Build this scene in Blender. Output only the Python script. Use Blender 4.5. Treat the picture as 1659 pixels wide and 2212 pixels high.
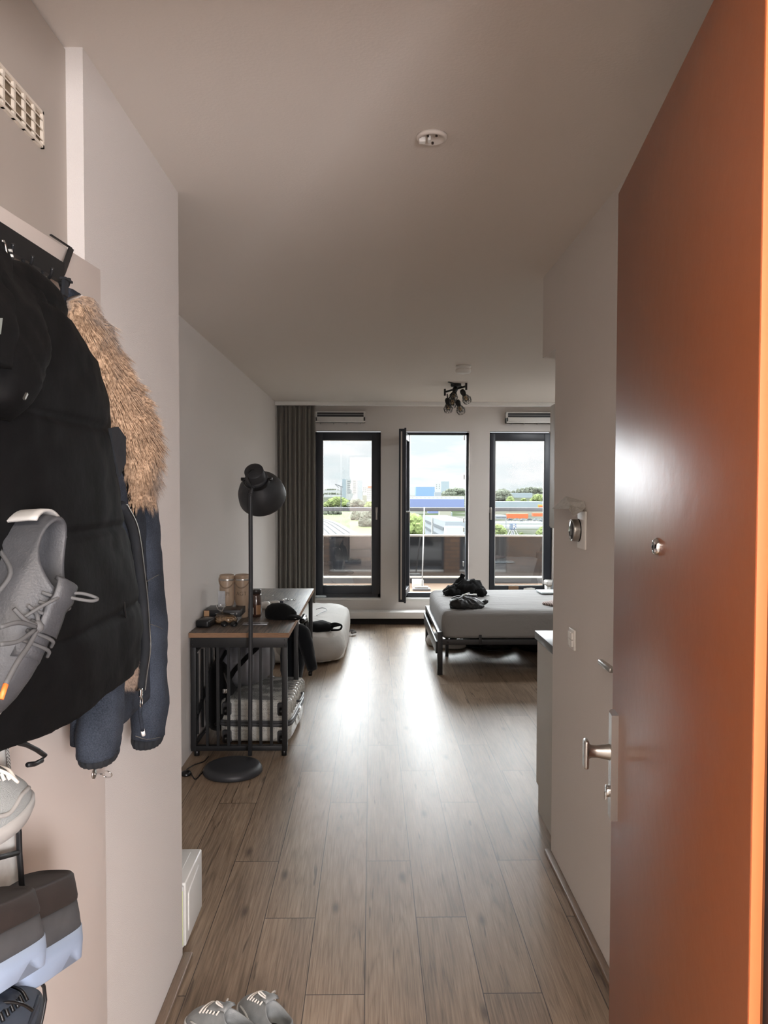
import bpy, bmesh, math, random
from mathutils import Vector, Matrix, noise

S = bpy.context.scene
C = S.collection
for o in list(bpy.data.objects):
    bpy.data.objects.remove(o)
R = math.radians

# ------------------------------------------------------------------ camera
F = 1660.0
EYE = Vector((0, 0, 1.62))
YAW, PITCH, ROLL = math.atan(27.5 / F), math.atan(52 / F), 0.0022
fw = Vector((math.sin(YAW) * math.cos(PITCH), math.cos(YAW) * math.cos(PITCH), -math.sin(PITCH)))
r0 = Vector((math.cos(YAW), -math.sin(YAW), 0))
u0 = r0.cross(fw)
rt = r0 * math.cos(ROLL) + u0 * math.sin(ROLL)
up = u0 * math.cos(ROLL) - r0 * math.sin(ROLL)
cam = bpy.data.cameras.new('camera')
cam.sensor_fit = 'HORIZONTAL'
cam.sensor_width = 36
cam.lens = 36 * F / 1659
cam.clip_start = 0.02
cam.clip_end = 6000
camo = bpy.data.objects.new('camera', cam)
C.objects.link(camo)
m = Matrix((rt, up, -fw)).transposed().to_4x4()
m.translation = EYE
camo.matrix_world = m
S.camera = camo

# ------------------------------------------------------------------ world: bright overcast sky
w = bpy.data.worlds.new('sky')
S.world = w
w.use_nodes = True
nt = w.node_tree
nt.nodes.clear()
N = nt.nodes.new
L = nt.links.new
out = N('ShaderNodeOutputWorld')
bg = N('ShaderNodeBackground')
tc = N('ShaderNodeTexCoord')
sep = N('ShaderNodeSeparateXYZ')
L(tc.outputs['Generated'], sep.inputs[0])
mp = N('ShaderNodeMapping')
mp.inputs['Scale'].default_value = (1.0, 1.0, 5.0)
L(tc.outputs['Generated'], mp.inputs[0])
nz = N('ShaderNodeTexNoise')
nz.inputs['Scale'].default_value = 7
nz.inputs['Detail'].default_value = 8
nz.inputs['Roughness'].default_value = 0.55
L(mp.outputs[0], nz.inputs['Vector'])
cr = N('ShaderNodeValToRGB')
cr.color_ramp.elements[0].position = 0.42
cr.color_ramp.elements[0].color = (0.74, 0.83, 0.85, 1)
cr.color_ramp.elements[1].position = 0.6
cr.color_ramp.elements[1].color = (0.96, 0.98, 0.99, 1)
L(nz.outputs[0], cr.inputs[0])
mr = N('ShaderNodeMapRange')
mr.interpolation_type = 'SMOOTHERSTEP'
mr.inputs['From Min'].default_value = 0.075
mr.inputs['From Max'].default_value = 0.30
mr.inputs['To Min'].default_value = 0.93
mr.inputs['To Max'].default_value = 12.5
L(sep.outputs['Z'], mr.inputs['Value'])
L(cr.outputs[0], bg.inputs[0])
L(mr.outputs[0], bg.inputs[1])
L(bg.outputs[0], out.inputs[0])

# ------------------------------------------------------------------ lamps
S.view_settings.view_transform = 'Standard'
S.view_settings.look = 'None'
S.view_settings.gamma = 1
S.view_settings.use_curve_mapping = False
S.view_settings.exposure = 0.35
S.cycles.max_bounces = 10
S.cycles.diffuse_bounces = 7
S.cycles.transparent_max_bounces = 16
S.cycles.sample_clamp_indirect = 8
S.cycles.use_denoising = True

def lamp(name, kind, loc, rot, energy, color, **k):
    l = bpy.data.lights.new(name, kind)
    l.energy = energy
    l.color = color
    for a, b in k.items():
        setattr(l, a, b)
    o = bpy.data.objects.new(name, l)
    C.objects.link(o)
    o.location = loc
    o.rotation_euler = rot
    return o
# soft daylight of the cloudy sky falling through the windows
lamp('daylight', 'SUN', (0, 14, 12), (R(-67), 0, R(4)), 7.0, (0.93, 0.97, 1.0), angle=R(60))
# unseen fill light added over the bed's head, round the corner at the right
lamp('bedroom_fill', 'AREA', (2.35, 7.7, 2.55), (0, 0, 0), 27, (0.93, 0.97, 1.0), shape='DISK', size=.45)
lamp('kitchen_fill', 'AREA', (2.05, 4.3, 2.52), (0, 0, 0), 7, (0.95, 0.98, 1.0), shape='DISK', size=.5)  # second fill light, added out of view in the kitchen corner
# the hallway outside the flat's door: its ceiling lamp, and an area light added behind and right of the camera
lamp('hallway_lamp', 'AREA', (-0.25, -0.55, 2.575), (0, 0, 0), 62, (1.0, 0.90, 0.80), shape='RECTANGLE', size=1.2, size_y=0.5)
lamp('hallway_fill', 'AREA', (1.0, -1.66, 1.25), (R(68), 0, R(22)), 200, (1.0, 0.97, 1.0), shape='RECTANGLE', size=.8, size_y=1.3)  # added light to brighten the left wall; no window is built here

# ------------------------------------------------------------------ helpers
def ray(px, py):
    return fw + rt * ((px - 829.5) / F) - up * ((py - 1106) / F)
def at(px, py, X=None, Y=None, Z=None):
    d = ray(px, py)
    if X is not None:
        t = (X - EYE.x) / d.x
    elif Y is not None:
        t = (Y - EYE.y) / d.y
    else:
        t = (Z - EYE.z) / d.z
    return EYE + d * t

def V(*a):
    return Vector(a)

class MB:
    """collects faces of one mesh"""
    def __init__(s):
        s.v = []; s.f = []; s.sm = []; s.mi = []
        s.cur = 0
    def add(s, vs, fs, smooth=False):
        b = len(s.v)
        s.v += [tuple(v) for v in vs]
        for f in fs:
            s.f.append([b + i for i in f]); s.sm.append(smooth); s.mi.append(s.cur)
        return s
    def box(s, a, b, bev=0.0):
        x0, y0, z0 = [min(p, q) for p, q in zip(a, b)]
        x1, y1, z1 = [max(p, q) for p, q in zip(a, b)]
        if bev <= 0:
            vs = [(x0,y0,z0),(x1,y0,z0),(x1,y1,z0),(x0,y1,z0),(x0,y0,z1),(x1,y0,z1),(x1,y1,z1),(x0,y1,z1)]
            return s.add(vs, [(0,3,2,1),(4,5,6,7),(0,1,5,4),(1,2,6,5),(2,3,7,6),(3,0,4,7)])
        bm = bmesh.new()
        bmesh.ops.create_cube(bm, size=1)
        for v in bm.verts:
            v.co = Vector(((x0+x1)/2 + v.co.x*(x1-x0), (y0+y1)/2 + v.co.y*(y1-y0), (z0+z1)/2 + v.co.z*(z1-z0)))
        bmesh.ops.bevel(bm, geom=bm.edges[:], offset=min(bev, (x1-x0)/2.1, (y1-y0)/2.1, (z1-z0)/2.1), segments=3, profile=0.5, affect='EDGES')
        return s.bm(bm)
    def bm(s, bm, smooth=True):
        bm.verts.index_update()
        s.add([v.co.copy() for v in bm.verts], [[v.index for v in f.verts] for f in bm.faces], smooth)
        bm.free()
        return s
    def bar(s, p, q, w, h=None, upv=None):
        """square bar from p to q"""
        p, q = Vector(p), Vector(q); h = h or w
        d = (q - p).normalized()
        u = Vector(upv) if upv else (V(0,0,1) if abs(d.z) < 0.9 else V(0,1,0))
        a = d.cross(u).normalized(); b = a.cross(d).normalized()
        vs = []
        for c in (p, q):
            for i, j in ((-1,-1),(1,-1),(1,1),(-1,1)):
                vs.append(c + a*(i*w/2) + b*(j*h/2))
        return s.add(vs, [(0,3,2,1),(4,5,6,7),(0,1,5,4),(1,2,6,5),(2,3,7,6),(3,0,4,7)])
    def rings(s, rings, cap=True, smooth=True, closed=False):
        n = len(rings[0]); vs = [p for r in rings for p in r]; fs = []
        k = len(rings)
        for i in range(k if closed else k-1):
            a, b = i*n, ((i+1) % k)*n
            for j in range(n):
                fs.append((a+j, a+(j+1)%n, b+(j+1)%n, b+j))
        if cap and not closed:
            fs.append(tuple(range(n-1,-1,-1))); fs.append(tuple((k-1)*n+j for j in range(n)))
        return s.add(vs, fs, smooth)
    def tube(s, pts, r, n=8, cap=True, closed=False):
        pts = [Vector(p) for p in pts]
        k = len(pts)
        rr = r if isinstance(r, (list, tuple)) else [r]*k
        t0 = None; a = None; rings = []
        for i in range(k):
            if closed: t = (pts[(i+1)%k] - pts[i-1])
            else: t = pts[min(i+1,k-1)] - pts[max(i-1,0)]
            t = t.normalized() if t.length > 1e-9 else V(0,0,1)
            if a is None:
                a = t.cross(V(0,0,1) if abs(t.z) < 0.9 else V(1,0,0)).normalized()
            else:
                a = (a - t*a.dot(t)).normalized()
            b = t.cross(a)
            rings.append([pts[i] + (a*math.cos(2*math.pi*j/n) + b*math.sin(2*math.pi*j/n))*rr[i] for j in range(n)])
        return s.rings(rings, cap, True, closed)
    def lathe(s, prof, c=(0,0,0), axis=(0,0,1), n=32, cap=False):
        c = Vector(c); ax = Vector(axis).normalized()
        a = ax.cross(V(0,1,0) if abs(ax.y) < 0.9 else V(1,0,0)).normalized(); b = ax.cross(a)
        rings = [[c + ax*h + (a*math.cos(2*math.pi*j/n) + b*math.sin(2*math.pi*j/n))*max(r,1e-5) for j in range(n)] for r, h in prof]
        return s.rings(rings, cap)
    def cyl(s, p, q, r, n=24):
        p, q = Vector(p), Vector(q); d = q - p
        return s.lathe([(0,0),(r*.97,0),(r,r*.03),(r,d.length-r*.03),(r*.97,d.length),(0,d.length)], p, d, n)
    def grid(s, fn, nu, nv, smooth=True):
        vs = [fn(i/nu, j/nv) for i in range(nu+1) for j in range(nv+1)]
        fs = [(i*(nv+1)+j, (i+1)*(nv+1)+j, (i+1)*(nv+1)+j+1, i*(nv+1)+j+1) for i in range(nu) for j in range(nv)]
        return s.add(vs, fs, smooth)
    def disp(s, amp, scale, seed=0.0, zfac=1.0):
        bm = bmesh.new()
        vv = [bm.verts.new(v) for v in s.v]
        for f in s.f:
            try: bm.faces.new([vv[i] for i in f])
            except ValueError: pass
        bm.normal_update()
        for i, v in enumerate(vv):
            p = Vector(s.v[i]) * scale + V(seed, seed*1.7, seed*.3); p.z *= zfac
            k = noise.noise(p) + .5*noise.noise(p*2.1) + .25*noise.noise(p*4.3)
            s.v[i] = tuple(Vector(s.v[i]) + v.normal*k*amp)
        bm.free()
        return s
    def xf(s, M):
        s.v = [tuple(M @ Vector(v)) for v in s.v]
        return s

def obj(name, mb, mat, parent=None, mods=()):
    me = bpy.data.meshes.new(name)
    me.from_pydata(mb.v, [], mb.f)
    me.update()
    me.polygons.foreach_set('use_smooth', mb.sm)
    if isinstance(mat, (list, tuple)):
        for q in mat: me.materials.append(q)
        me.polygons.foreach_set('material_index', mb.mi)
    else:
        me.materials.append(mat)
    bm = bmesh.new(); bm.from_mesh(me)
    bmesh.ops.recalc_face_normals(bm, faces=bm.faces)
    bm.to_mesh(me); bm.free()
    o = bpy.data.objects.new(name, me)
    C.objects.link(o)
    if parent:
        o.parent = parent
        g = parent
        M = g.matrix_basis.copy()
        while g.parent:
            M = g.parent.matrix_basis @ g.matrix_parent_inverse @ M if False else M
            g = g.parent
        o.matrix_parent_inverse = world(parent).inverted()
    return o
def world(o):
    M = o.matrix_basis.copy()
    if o.parent:
        M = world(o.parent) @ o.matrix_parent_inverse @ M
    return M
def tag(o, label=None, cat=None, group=None, kind=None):
    if label: o['label'] = label
    if cat: o['category'] = cat
    if group: o['group'] = group
    if kind: o['kind'] = kind
    return o
def thing(name, label, cat, loc=(0,0,0), rotz=0, group=None):
    o = bpy.data.objects.new(name, None)
    C.objects.link(o)
    o.empty_display_size = .05
    o.location = loc
    o.rotation_euler = (0, 0, rotz)
    return tag(o, label, cat, group)
def struct(name, mb, mat, parent=None, label=None):
    o = obj(name, mb, mat, parent)
    if not parent: o['kind'] = 'structure'
    if label: o['label'] = label
    return o
def dup(o, parent=None, M=None):
    """a copy of a thing with copies of its parts and sub-parts"""
    c = o.copy(); C.objects.link(c)
    if parent: c.parent = parent
    for ch in o.children: dup(ch, c)
    return c
def curve(pts, n=8):
    """Catmull-Rom through points"""
    p = [Vector(q) for q in pts]; p = [p[0]*2-p[1]] + p + [p[-1]*2-p[-2]]; o = []
    for i in range(1, len(p)-2):
        for k in range(n):
            t = k/n
            o.append(.5*((2*p[i]) + (p[i+1]-p[i-1])*t + (2*p[i-1]-5*p[i]+4*p[i+1]-p[i+2])*t*t + (-p[i-1]+3*p[i]-3*p[i+1]+p[i+2])*t**3))
    o.append(p[-2]); return o
def sring(c, u, v, a, b, n=32, p=2.0, fn=None):
    """superellipse ring"""
    o = []
    for j in range(n):
        t = 2*math.pi*j/n; ct, st = math.cos(t), math.sin(t)
        x = math.copysign(abs(ct)**(2/p), ct); y = math.copysign(abs(st)**(2/p), st)
        k = fn(t) if fn else 1.0
        o.append(Vector(c) + Vector(u)*(a*x*k) + Vector(v)*(b*y*k))
    return o

# ------------------------------------------------------------------ materials
def srgb(*c):
    return tuple(((x/255)/12.92 if x/255 <= .04045 else ((x/255+.055)/1.055)**2.4) for x in c) + (1,)
def mat(name, col, rough=.6, metal=0, spec=.5, bump=0, bscale=200, var=0, vscale=8, coat=0, emis=None, sheen=0, alpha=1, trans=0, aniso=None):
    m = bpy.data.materials.new(name); m.use_nodes = True
    t = m.node_tree; b = t.nodes['Principled BSDF']
    if len(col) == 3: col = srgb(*col)
    b.inputs['Base Color'].default_value = col
    b.inputs['Roughness'].default_value = rough
    b.inputs['Metallic'].default_value = metal
    b.inputs['Specular IOR Level'].default_value = spec
    b.inputs['Coat Weight'].default_value = coat
    b.inputs['Sheen Weight'].default_value = sheen
    b.inputs['Transmission Weight'].default_value = trans
    b.inputs['Alpha'].default_value = alpha
    co = t.nodes.new('ShaderNodeTexCoord')
    if var:
        n = t.nodes.new('ShaderNodeTexNoise'); n.inputs['Scale'].default_value = vscale; n.inputs['Detail'].default_value = 5
        mpn = t.nodes.new('ShaderNodeMapping')
        if aniso: mpn.inputs['Scale'].default_value = aniso
        t.links.new(co.outputs['Object'], mpn.inputs[0]); t.links.new(mpn.outputs[0], n.inputs['Vector'])
        mx = t.nodes.new('ShaderNodeMix'); mx.data_type = 'RGBA'
        mx.inputs['A'].default_value = tuple(c*(1-var) for c in col[:3]) + (1,)
        mx.inputs['B'].default_value = tuple(min(1, c*(1+var)) for c in col[:3]) + (1,)
        mr = t.nodes.new('ShaderNodeMapRange'); mr.inputs['From Min'].default_value = .3; mr.inputs['From Max'].default_value = .7
        t.links.new(n.outputs[0], mr.inputs['Value']); t.links.new(mr.outputs[0], mx.inputs['Factor']); t.links.new(mx.outputs['Result'], b.inputs['Base Color'])
    if bump:
        n = t.nodes.new('ShaderNodeTexNoise'); n.inputs['Scale'].default_value = bscale; n.inputs['Detail'].default_value = 4
        bp = t.nodes.new('ShaderNodeBump'); bp.inputs['Strength'].default_value = bump; bp.inputs['Distance'].default_value = .01
        t.links.new(co.outputs['Object'], n.inputs['Vector']); t.links.new(n.outputs[0], bp.inputs['Height']); t.links.new(bp.outputs[0], b.inputs['Normal'])
    if emis:
        b.inputs['Emission Color'].default_value = srgb(*emis[0]); b.inputs['Emission Strength'].default_value = emis[1]
    return m

def glassmat(name, refl=.06, tint=(1,1,1,1), rough=0.0, facing=True):
    m = bpy.data.materials.new(name); m.use_nodes = True; t = m.node_tree; t.nodes.clear()
    o = t.nodes.new('ShaderNodeOutputMaterial'); tr = t.nodes.new('ShaderNodeBsdfTransparent'); gl = t.nodes.new('ShaderNodeBsdfGlossy')
    tr.inputs[0].default_value = tint; gl.inputs['Roughness'].default_value = rough
    fr = t.nodes.new('ShaderNodeFresnel'); fr.inputs[0].default_value = 1.5
    mx = t.nodes.new('ShaderNodeMixShader'); mu = t.nodes.new('ShaderNodeMath'); mu.operation = 'ADD'; mu.inputs[1].default_value = refl
    t.links.new(fr.outputs[0], mu.inputs[0]); t.links.new(mu.outputs[0], mx.inputs[0])
    t.links.new(tr.outputs[0], mx.inputs[1]); t.links.new(gl.outputs[0], mx.inputs[2]); t.links.new(mx.outputs[0], o.inputs[0])
    return m

def wood_floor():
    m = bpy.data.materials.new('oak_planks'); m.use_nodes = True; t = m.node_tree; b = t.nodes['Principled BSDF']
    n = t.nodes.new; l = t.links.new
    def math_(op, a, c=None, d=None):
        q = n('ShaderNodeMath'); q.operation = op
        for i, x in enumerate((a, c, d)):
            if x is None: continue
            if isinstance(x, (int, float)): q.inputs[i].default_value = x
            else: l(x, q.inputs[i])
        return q.outputs[0]
    co = n('ShaderNodeTexCoord'); sp = n('ShaderNodeSeparateXYZ'); l(co.outputs['Object'], sp.inputs[0])
    X, Y = sp.outputs[0], sp.outputs[1]
    W, LEN = .19, 1.5
    u = math_('DIVIDE', math_('ADD', X, PX0), W)
    col = math_('FLOOR', u)
    fu = math_('FRACT', u)
    c3 = math_('FLOORED_MODULO', col, 3)
    v = math_('DIVIDE', math_('ADD', Y, math_('MULTIPLY_ADD', c3, .44, PY0)), LEN)
    row = math_('FLOOR', v); fv = math_('FRACT', v)
    # seams
    su = math_('LESS_THAN', math_('MINIMUM', fu, math_('SUBTRACT', 1, fu)), .008)
    sv = math_('LESS_THAN', math_('MINIMUM', fv, math_('SUBTRACT', 1, fv)), .0014)
    seam = math_('MAXIMUM', su, sv)
    idv = n('ShaderNodeCombineXYZ'); l(col, idv.inputs[0]); l(row, idv.inputs[1])
    wn = n('ShaderNodeTexWhiteNoise'); wn.noise_dimensions = '3D'; l(idv.outputs[0], wn.inputs['Vector'])
    # grain coordinate shifted per plank
    off = n('ShaderNodeVectorMath'); off.operation = 'MULTIPLY_ADD'
    l(wn.outputs['Color'], off.inputs[0]); off.inputs[1].default_value = (13, 29, 7); l(co.outputs['Object'], off.inputs[2])
    def noi(scale, vec, det=6, dist=0.0, rough=.55):
        mpp = n('ShaderNodeMapping'); mpp.inputs['Scale'].default_value = vec; l(off.outputs[0], mpp.inputs[0])
        q = n('ShaderNodeTexNoise'); q.inputs['Scale'].default_value = scale; q.inputs['Detail'].default_value = det
        q.inputs['Distortion'].default_value = dist; q.inputs['Roughness'].default_value = rough
        l(mpp.outputs[0], q.inputs['Vector']); return q.outputs[0]
    fine = noi(9, (22, .7, 1), 8)
    broad = noi(2.2, (3.5, .6, 1), 3)
    # cathedral figure: rings of a distorted field
    fig = noi(1.0, (6.5, .42, 1), 2, .2)
    rings = math_('PINGPONG', math_('MULTIPLY', fig, 30), 1)
    ringm = math_('MULTIPLY', math_('POWER', rings, 3), .42)
    # knots and cracks
    mk = n('ShaderNodeMapping'); mk.inputs['Scale'].default_value = (3.4, 1.15, 1); l(off.outputs[0], mk.inputs[0])
    vo = n('ShaderNodeTexVoronoi'); vo.voronoi_dimensions = '2D'; vo.inputs['Scale'].default_value = .85; l(mk.outputs[0], vo.inputs['Vector'])
    kn = n('ShaderNodeMapRange'); kn.inputs['From Min'].default_value = .012; kn.inputs['From Max'].default_value = .06; kn.inputs['To Min'].default_value = 1; kn.inputs['To Max'].default_value = 0
    l(vo.outputs['Distance'], kn.inputs['Value'])
    crk = noi(3.2, (16, .8, 1), 2, .6)
    crm = n('ShaderNodeMapRange'); crm.inputs['From Min'].default_value = .66; crm.inputs['From Max'].default_value = .72; l(crk, crm.inputs['Value'])
    dark = math_('MULTIPLY', math_('MAXIMUM', kn.outputs[0], crm.outputs[0]), .75)
    ramp = n('ShaderNodeValToRGB'); e = ramp.color_ramp.elements
    e[0].position = .3; e[0].color = srgb(106, 89, 73); e[1].position = .72; e[1].color = srgb(168, 147, 126)
    k = e.new(.5); k.color = srgb(140, 120, 100)
    g = math_('ADD', math_('MULTIPLY', fine, .62), math_('MULTIPLY', broad, .38))
    g = math_('SUBTRACT', g, math_('MULTIPLY', ringm, .24))
    g = math_('ADD', g, math_('MULTIPLY', math_('SUBTRACT', wn.outputs['Value'], .5), .13))
    l(g, ramp.inputs[0])
    mx = n('ShaderNodeMix'); mx.data_type = 'RGBA'; l(math_('MULTIPLY', dark, 1.0), mx.inputs['Factor']); l(ramp.outputs[0], mx.inputs['A']); mx.inputs['B'].default_value = srgb(66, 50, 38)
    m2 = n('ShaderNodeMix'); m2.data_type = 'RGBA'; l(math_('MULTIPLY', seam, .95), m2.inputs['Factor']); l(mx.outputs['Result'], m2.inputs['A']); m2.inputs['B'].default_value = srgb(50, 40, 33)
    l(m2.outputs['Result'], b.inputs['Base Color'])
    b.inputs['Specular IOR Level'].default_value = .42
    rr = math_('MULTIPLY_ADD', fine, .10, .36); l(rr, b.inputs['Roughness'])
    bp = n('ShaderNodeBump'); bp.inputs['Strength'].default_value = .12; bp.inputs['Distance'].default_value = .004
    l(math_('SUBTRACT', math_('MULTIPLY', fine, .5), seam), bp.inputs['Height']); l(bp.outputs[0], b.inputs['Normal'])
    return m
_p = at(794.4, 1640, Z=0)
PX0 = -_p.x + .19*30          # plank seam through this point
_q = at(830, 1610, Z=0)       # a butt joint in the plank to its right (column index 30, 30 mod 3 = 0)
PY0 = -_q.y + 1.5*10

M = {}
M['wall'] = mat('white_plaster', (214, 208, 203), .85, spec=.3, bump=.22, bscale=380)
M['ceil'] = mat('ceiling_plaster', (216, 208, 200), .9, spec=.2, bump=.08, bscale=120)
M['trim'] = mat('white_lacquer', (226, 224, 220), .4)
M['panel'] = mat('beige_laminate', (205, 194, 186), .45, spec=.4)
M['oakstrip'] = mat('oak_strip', (120, 101, 84), .5, var=.15, vscale=20, aniso=(20, 1, 20))
M['floor'] = wood_floor()
M['anth'] = mat('anthracite_lacquer', (44, 48, 56), .38)
M['anthl'] = mat('anthracite_inner', (70, 73, 78), .4)
M['glass'] = glassmat('window_glass')
M['steel'] = mat('brushed_steel', (190, 188, 184), .32, metal=1, bump=.02, bscale=400)
M['chrome'] = mat('chrome', (225, 225, 225), .12, metal=1)
M['black'] = mat('black_metal', (22, 23, 25), .45)
M['blackp'] = mat('black_plastic', (16, 16, 17), .3)
M['white'] = mat('white_plastic', (232, 230, 226), .4)
M['grey'] = mat('grey_plastic', (150, 150, 150), .45)
# ================================================================== THE ROOM
H = 2.6
YB = 9.24        # inner face of the window wall
XL, XN, XR = -1.095, -0.645, 0.80
XE = 2.75        # right wall of the sleeping part
struct('floor', MB().box((-1.5, -1.7, -.12), (XE+.2, YB+.25, 0)), M['floor'])
struct('ceiling', MB().box((-1.5, -1.7, H), (XE+.2, YB+.25, H+.2)), M['ceil'])
struct('wall_left', MB().box((XL-.2, 2.6, 0), (XL, YB, H)), M['wall'])
struct('wall_hall_left', MB().box((-1.5, 1.755, 0), (XN, 2.6, H)), M['wall'], label='white textured wall end at left beside the coats')
struct('wall_closet', MB().box((-1.5, .88, 0), (-.80, 1.755, H)), M['wall'])
mb = MB().box((XR, .88, 0), (XR+.15, 3.35, H)).box((XR+.15, 3.2, 0), (XE+.15, 3.35, H))
mb.box((XR, 3.35, 2.228), (XE, 3.60, H))
struct('wall_right', mb, M['wall'])
struct('wall_far_right', MB().box((XE, 3.35, 0), (XE+.15, YB, H)), M['wall'])
# the hallway outside the flat's door, where the camera stands
mb = MB().box((-1.5, .70, 0), (-.52, .88, H)).box((.52, .70, 0), (1.5, .88, H)).box((-.52, .70, 2.36), (.52, .88, H))
struct('wall_entrance', mb, M['wall'])
mb = MB().box((-1.65, -1.85, 0), (-1.5, .9, H)).box((1.5, -1.85, 0), (1.65, .9, H)).box((-1.65, -1.85, 0), (1.65, -1.7, H))
struct('wall_hallway', mb, M['wall'])
struct('floor_hallway', MB().box((-1.5, -1.7, 0), (1.5, .72, .004)), mat('hallway_floor', (120, 116, 112), .5))
struct('trim_door_frame', MB().box((.466, .765, 0), (.52, .905, 2.36)).box((-.52, .765, 0), (-.50, .905, 2.36)).box((-.52, .765, 2.325), (.52, .905, 2.36)), mat('dark_frame', (34, 31, 32), .6))

# window wall with three tall openings
def wx(px): return at(px, 1100, Y=YB).x
def wz(py): return at(850, py, Y=YB).z
W = [(wx(681), wx(822.5)), (wx(876), wx(1013)), (wx(1057), wx(1194))]
ZS, ZT = wz(1293), wz(933)
ZT2 = wz(931)
mb = MB()
xs = [XL-.2] + [v for a in W for v in a] + [XE+.15]
for i in range(0, len(xs), 2): mb.box((xs[i], YB, 0), (xs[i+1], YB+.12, H))
for a, b in W:
    mb.box((a, YB, 0), (b, YB+.12, ZS)); mb.box((a, YB, ZT2), (b, YB+.12, H))
struct('wall_back', mb, M['wall'])
# brick outside of the same wall, seen mirrored in the balcony glass
def brickmat():
    m = bpy.data.materials.new('brown_brick'); m.use_nodes = True; t = m.node_tree; b = t.nodes['Principled BSDF']
    co = t.nodes.new('ShaderNodeTexCoord'); mp = t.nodes.new('ShaderNodeMapping'); mp.inputs['Rotation'].default_value = (R(90), 0, 0)
    br = t.nodes.new('ShaderNodeTexBrick'); br.inputs['Scale'].default_value = 1; br.inputs['Brick Width'].default_value = .21; br.inputs['Row Height'].default_value = .062; br.inputs['Mortar Size'].default_value = .006
    br.inputs['Color1'].default_value = srgb(120, 88, 62); br.inputs['Color2'].default_value = srgb(92, 68, 50); br.inputs['Mortar'].default_value = srgb(60, 54, 50)
    t.links.new(co.outputs['Object'], mp.inputs[0]); t.links.new(mp.outputs[0], br.inputs['Vector']); t.links.new(br.outputs['Color'], b.inputs['Base Color']); b.inputs['Roughness'].default_value = .85
    return m
mb = MB()
for i in range(0, len(xs), 2): mb.box((xs[i], YB+.12, -1), (xs[i+1], YB+.24, H+1.2))
for a, b in W:
    mb.box((a, YB+.12, -1), (b, YB+.24, ZS-.03)); mb.box((a, YB+.12, ZT2+.03), (b, YB+.24, H+1.2))
struct('wall_outside', mb, brickmat())

def window(n, a, b, side):
    zs, zt = ZS, ZT
    root = thing('window_%d' % n, None, None, ((a+b)/2, YB+.1, zs)); root['kind'] = 'structure'
    fy0, fy1 = YB+.055, YB+.125
    mb = MB()
    t = .03
    mb.box((a, fy0, zs+.012), (a+t, fy1, zt)).box((b-t, fy0, zs+.012), (b, fy1, zt)).box((a, fy0, zt-t), (b, fy1, zt)).box((a, fy0, zs+.012), (b, fy1, zs+.062))
    obj('window_frame', mb, M['anth'], root)
    obj('window_sill', MB().box((a-.0, YB-.012, zs-.02), (b+.0, YB+.14, zs+.006), .004), M['trim'], root)
    return root, fy0, fy1
def sash(root, x0, x1, z0, z1, wl, wr, wt, wb, y0, y1):
    mb = MB()
    mb.box((x0, y0, z0), (x0+wl, y1, z1), .006).box((x1-wr, y0, z0), (x1, y1, z1), .006).box((x0+wl-.01, y0+.004, z1-wt), (x1-wr+.01, y1-.004, z1), .006).box((x0+wl-.01, y0+.004, z0), (x1-wr+.01, y1-.004, z0+wb), .006)
    s = obj('sash', mb, M['anth'], root)
    g = MB().box((x0+wl-.015, (y0+y1)/2-.004, z0+wb-.015), (x1-wr+.015, (y0+y1)/2+.004, z1-wt+.015))
    obj('pane', g, M['glass'], s)
    mb = MB().box((x0+wl-.002, y0+.006, z1-wt-.006), (x1-wr+.002, y0+.014, z1-wt)).box((x0+wl-.002, y0+.006, z0+wb), (x1-wr+.002, y0+.014, z0+wb+.006)).box((x0+wl, y0+.006, z0+wb), (x0+wl+.006, y0+.014, z1-wt)).box((x1-wr-.006, y0+.006, z0+wb), (x1-wr, y0+.014, z1-wt))
    obj('glazing_bead', mb, M['trim'], s)
    return s
def whandle(par, x, y, z):
    mb = MB().box((x-.014, y-.012, z-.035), (x+.014, y, z+.035), .005).cyl((x, y-.01, z+.012), (x, y-.045, z+.012), .009, 12)
    mb.box((x-.011, y-.056, z-.115), (x+.011, y-.040, z+.024), .007)
    obj('handle', mb, M['steel'], par)
r1, f0, f1 = window(1, *W[0], 0)
gl = [wx(696), wx(804), wz(1266), wz(951)]
def mksash(r, a, b, g0, g1):
    x0, x1, z0, z1 = a+.012, b-.012, ZS+.05, ZT-.012
    return sash(r, x0, x1, z0, z1, g0-x0, x1-g1, z1-wz(951), wz(1266)-z0, YB+.03, YB+.1)
s1 = mksash(r1, W[0][0], W[0][1], wx(697), wx(803.5)); whandle(s1, wx(813.5), YB+.03, wz(1102))
r3, f0, f1 = window(3, *W[2], 0)
s3 = mksash(r3, W[2][0], W[2][1], wx(1070), wx(1176)); whandle(s3, wx(1060.5), YB+.03, wz(1102))
r2, f0, f1 = window(2, *W[1], 0)
# catches on the right post of the open window
mb = MB()
for py in (945, 1030, 1124, 1144, 1219): mb.box((wx(1001.5), YB+.03, wz(py+5)), (wx(1003.8), YB+.06, wz(py-5)))
obj('lock_strike', mb, M['steel'], r2)
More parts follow.
